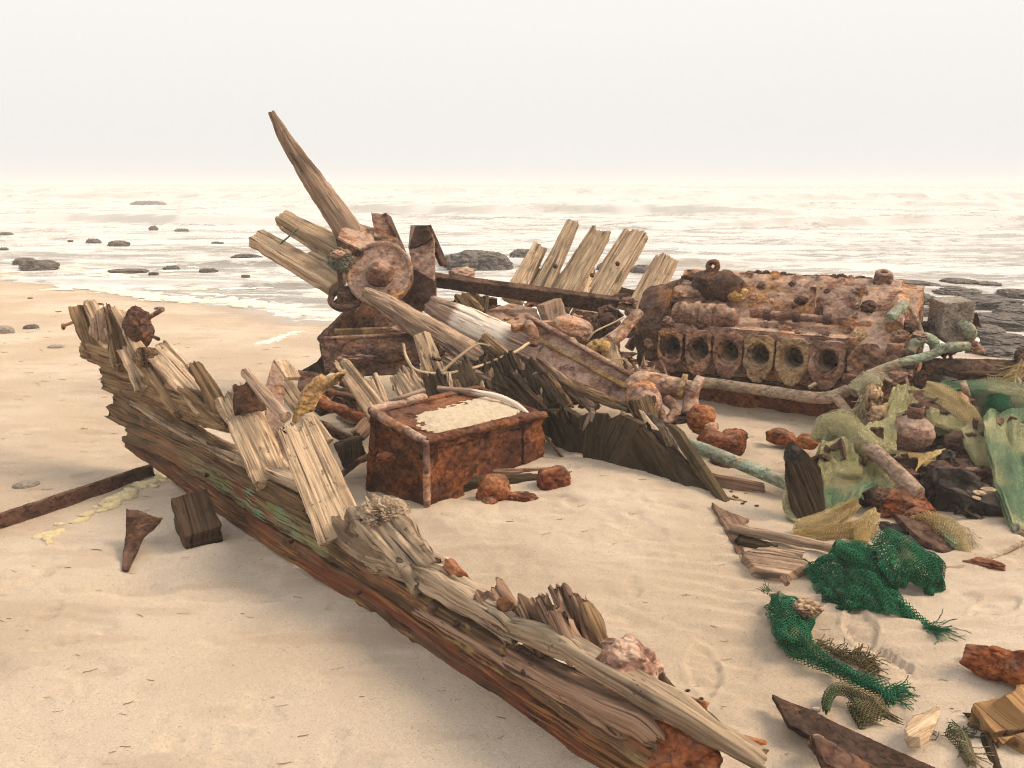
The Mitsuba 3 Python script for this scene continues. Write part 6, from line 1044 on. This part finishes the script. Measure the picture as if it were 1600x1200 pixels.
# slab rocks behind the right end of the engine
n_ = 0
places = ['right behind the lifting eye', 'behind the short green pipe', 'left of the stone block', 'above the stone block', 'right of the stone block', 'at the right edge, uppermost', 'at the right edge, second from top', 'at the right edge, middle', 'at the right edge, lowest', 'right of the green fitting', 'nearest the ribbed shaft', 'farthest out in the surf', 'in the white water', 'behind the timing cover', 'above the grey block, small']
for i, (x, y, w, h) in enumerate(((1420, 446, 90, 12), (1428, 470, 70, 20), (1450, 490, 50, 14), (1490, 456, 90, 12), (1545, 476, 110, 22), (1590, 462, 70, 16), (1600, 490, 90, 18), (1570, 506, 120, 24), (1590, 540, 110, 24), (1540, 520, 70, 18), (1560, 552, 80, 14), (1545, 444, 40, 6), (1500, 440, 60, 6), (1405, 500, 40, 20), (1470, 478, 36, 10))):
    rock(x, y, w * 0.82, h * 0.62, None, 70 + i, label='dark layered shore rock ' + places[i], flat=0.75)
# stones on the sand
for i, (px, py, w, h, m, lb) in enumerate(((41, 757, 38, 10, 'dry_stone', 'pale oval stone on the sand above the half buried beam'), (6, 516, 30, 17, 'dry_stone', 'large grey stone at the left edge of the beach'), (48, 506, 23, 9, 'wet_rock', 'dark rounded stone left of the raised end'), (88, 538, 26, 5, 'dry_stone', 'flat grey stone left of the raised end'), (248, 470, 16, 5, 'wet_rock', 'small dark stone below the foam line'), (196, 482, 10, 3, 'wet_rock', 'tiny dark stone behind the raised end'), (132, 670, 11, 4, 'pale_wood', 'tiny white shell on the sand left of the hull side'), (154, 466, 14, 4, 'wet_rock', 'flat dark stone under the foam line'), (46, 458, 8, 3, 'wet_rock', 'tiny stone at the upper left of the beach'), (90, 479, 9, 2, 'wet_rock', 'tiny flat stone above the raised end'))):
    c = on(px, py); c[2] = height(c[0], c[1]); s = mpp(c)
    solo('beach_stone', blob((c[0], c[1], c[2] + 0.1 * h * s), (w * s / 2, w * s / 2.6, h * s * 0.62), 0.10, 1.3, 90 + i, 4, 0.3, 2.2), m, lb, 'stone')
# thick foam along the tide line
scene['foam_white'] = {'type': 'principled', 'base_color': proc(lambda p, n, uv: mix((0.66, 0.58, 0.45), (0.80, 0.76, 0.68), fbm(p.x * 14, p.y * 14, p.z * 14, 3))), 'roughness': 0.8}
fl = []
rng = np.random.default_rng(8)
FL = np.array([(92, 447), (130, 452), (180, 457), (215, 462), (250, 467), (300, 470), (345, 470), (375, 472), (420, 479), (470, 487), (515, 494), (560, 500)], float)
FW = np.array([1.2, 1.2, 1.4, 2.0, 1.6, 1.6, 3.0, 3.2, 2.4, 1.8, 1.2, 1.0])
for i in range(420):
    t = rng.random() * (len(FL) - 1); j = int(t); px, py = FL[j] + (FL[j + 1] - FL[j]) * (t - j) + rng.normal(0, 1, 2) * (3, 1.0 * FW[j] + .4)
    c = gp(px, py); r = rng.uniform(0.03, 0.075) * (0.6 + 0.25 * FW[j]); fl.append(blob((c[0], c[1], height(c[0], c[1]) + r * 0.12), (r * 1.9, r, r * 0.42), 0.35, 2.0, i, 2, rng.uniform(-.4, .2)))
for i in range(60):
    px = rng.uniform(400, 470); py = 528 - (px - 400) * 0.38 + rng.normal(0, 1.2); c = on(px, py); r = rng.uniform(0.015, 0.03); fl.append(blob((c[0], c[1], height(c[0], c[1])), (r * 2.2, r, r * 0.25), 0.3, 2, i, 2))
for i in range(110):
    px = rng.uniform(40, 120); py = 424 + (px - 20) * 0.12 + rng.normal(0, 1.5); c = gp(px, py); r = rng.uniform(0.03, 0.06); fl.append(blob((c[0], c[1], height(c[0], c[1])), (r * 2.6, r, r * 0.25), 0.3, 2, i, 2))
for i in range(260):
    px = rng.uniform(0, 520); py = 432 + 0.075 * (px - 60) + rng.normal(0, 7) - 6; c = gp(px, py)
    if meshkit.noise(np.array([px * 0.018, py * 0.12, 1.0]), 4) < 0.52: continue
    r = rng.uniform(0.04, 0.11); fl.append(blob((c[0], c[1], max(height(c[0], c[1]), WATER) + 0.004), (r * 2.8, r, r * 0.2), 0.35, 2, i, 2, rng.uniform(-.3, .3)))
solo('sea_foam', join(fl), 'foam_white', 'thick ridge of cream sea foam left along the tide line', 'foam', kind='stuff')
# twigs, weed and crumbs scattered over the sand
tw = []
for i in range(420):
    y = 2.0 + 12 * rng.random() ** 1.3; x = rng.uniform(-0.75, 0.35 if y > 3 else 0.6) * y
    if y > shore(x) - 2.5: continue
    z = height(x, y); L = rng.uniform(0.008, 0.03) * (0.4 + 0.16 * y); a = rng.uniform(-0.5, 0.5)
    p = np.array([x, y, z + 0.002]); d = np.array([math.cos(a), math.sin(a), 0]) * L
    tw.append(prisms(np.array([p - d, p]), np.array([p, p + d * (0.8, 1.1, 1) + (0, rng.normal(0, .2) * L, 0)]), rng.uniform(0.0010, 0.0024) * (0.4 + 0.09 * y)) + (None,))
solo('beach_litter', join(tw), 'brown_wood', 'tiny twigs and weed scraps scattered over the beach sand', 'litter', kind='stuff')
cr = []
for i, (px, py) in enumerate([(1142, 776), (1146, 782), (1156, 787), (1164, 790), (1182, 796), (1150, 784), (1160, 793), (1096, 1085), (1075, 1072)]):
    c = on(px, py); r = rng.uniform(0.004, 0.009); cr.append(blob((c[0], c[1], height(c[0], c[1]) + 0.003), (r * 1.4, r, r * .7), 0.35, 2.2, i, 2))
solo('charcoal_crumbs', join(cr), 'charred', 'black crumbs scattered on the sand at the tip of the dark planking', 'crumbs', kind='stuff')
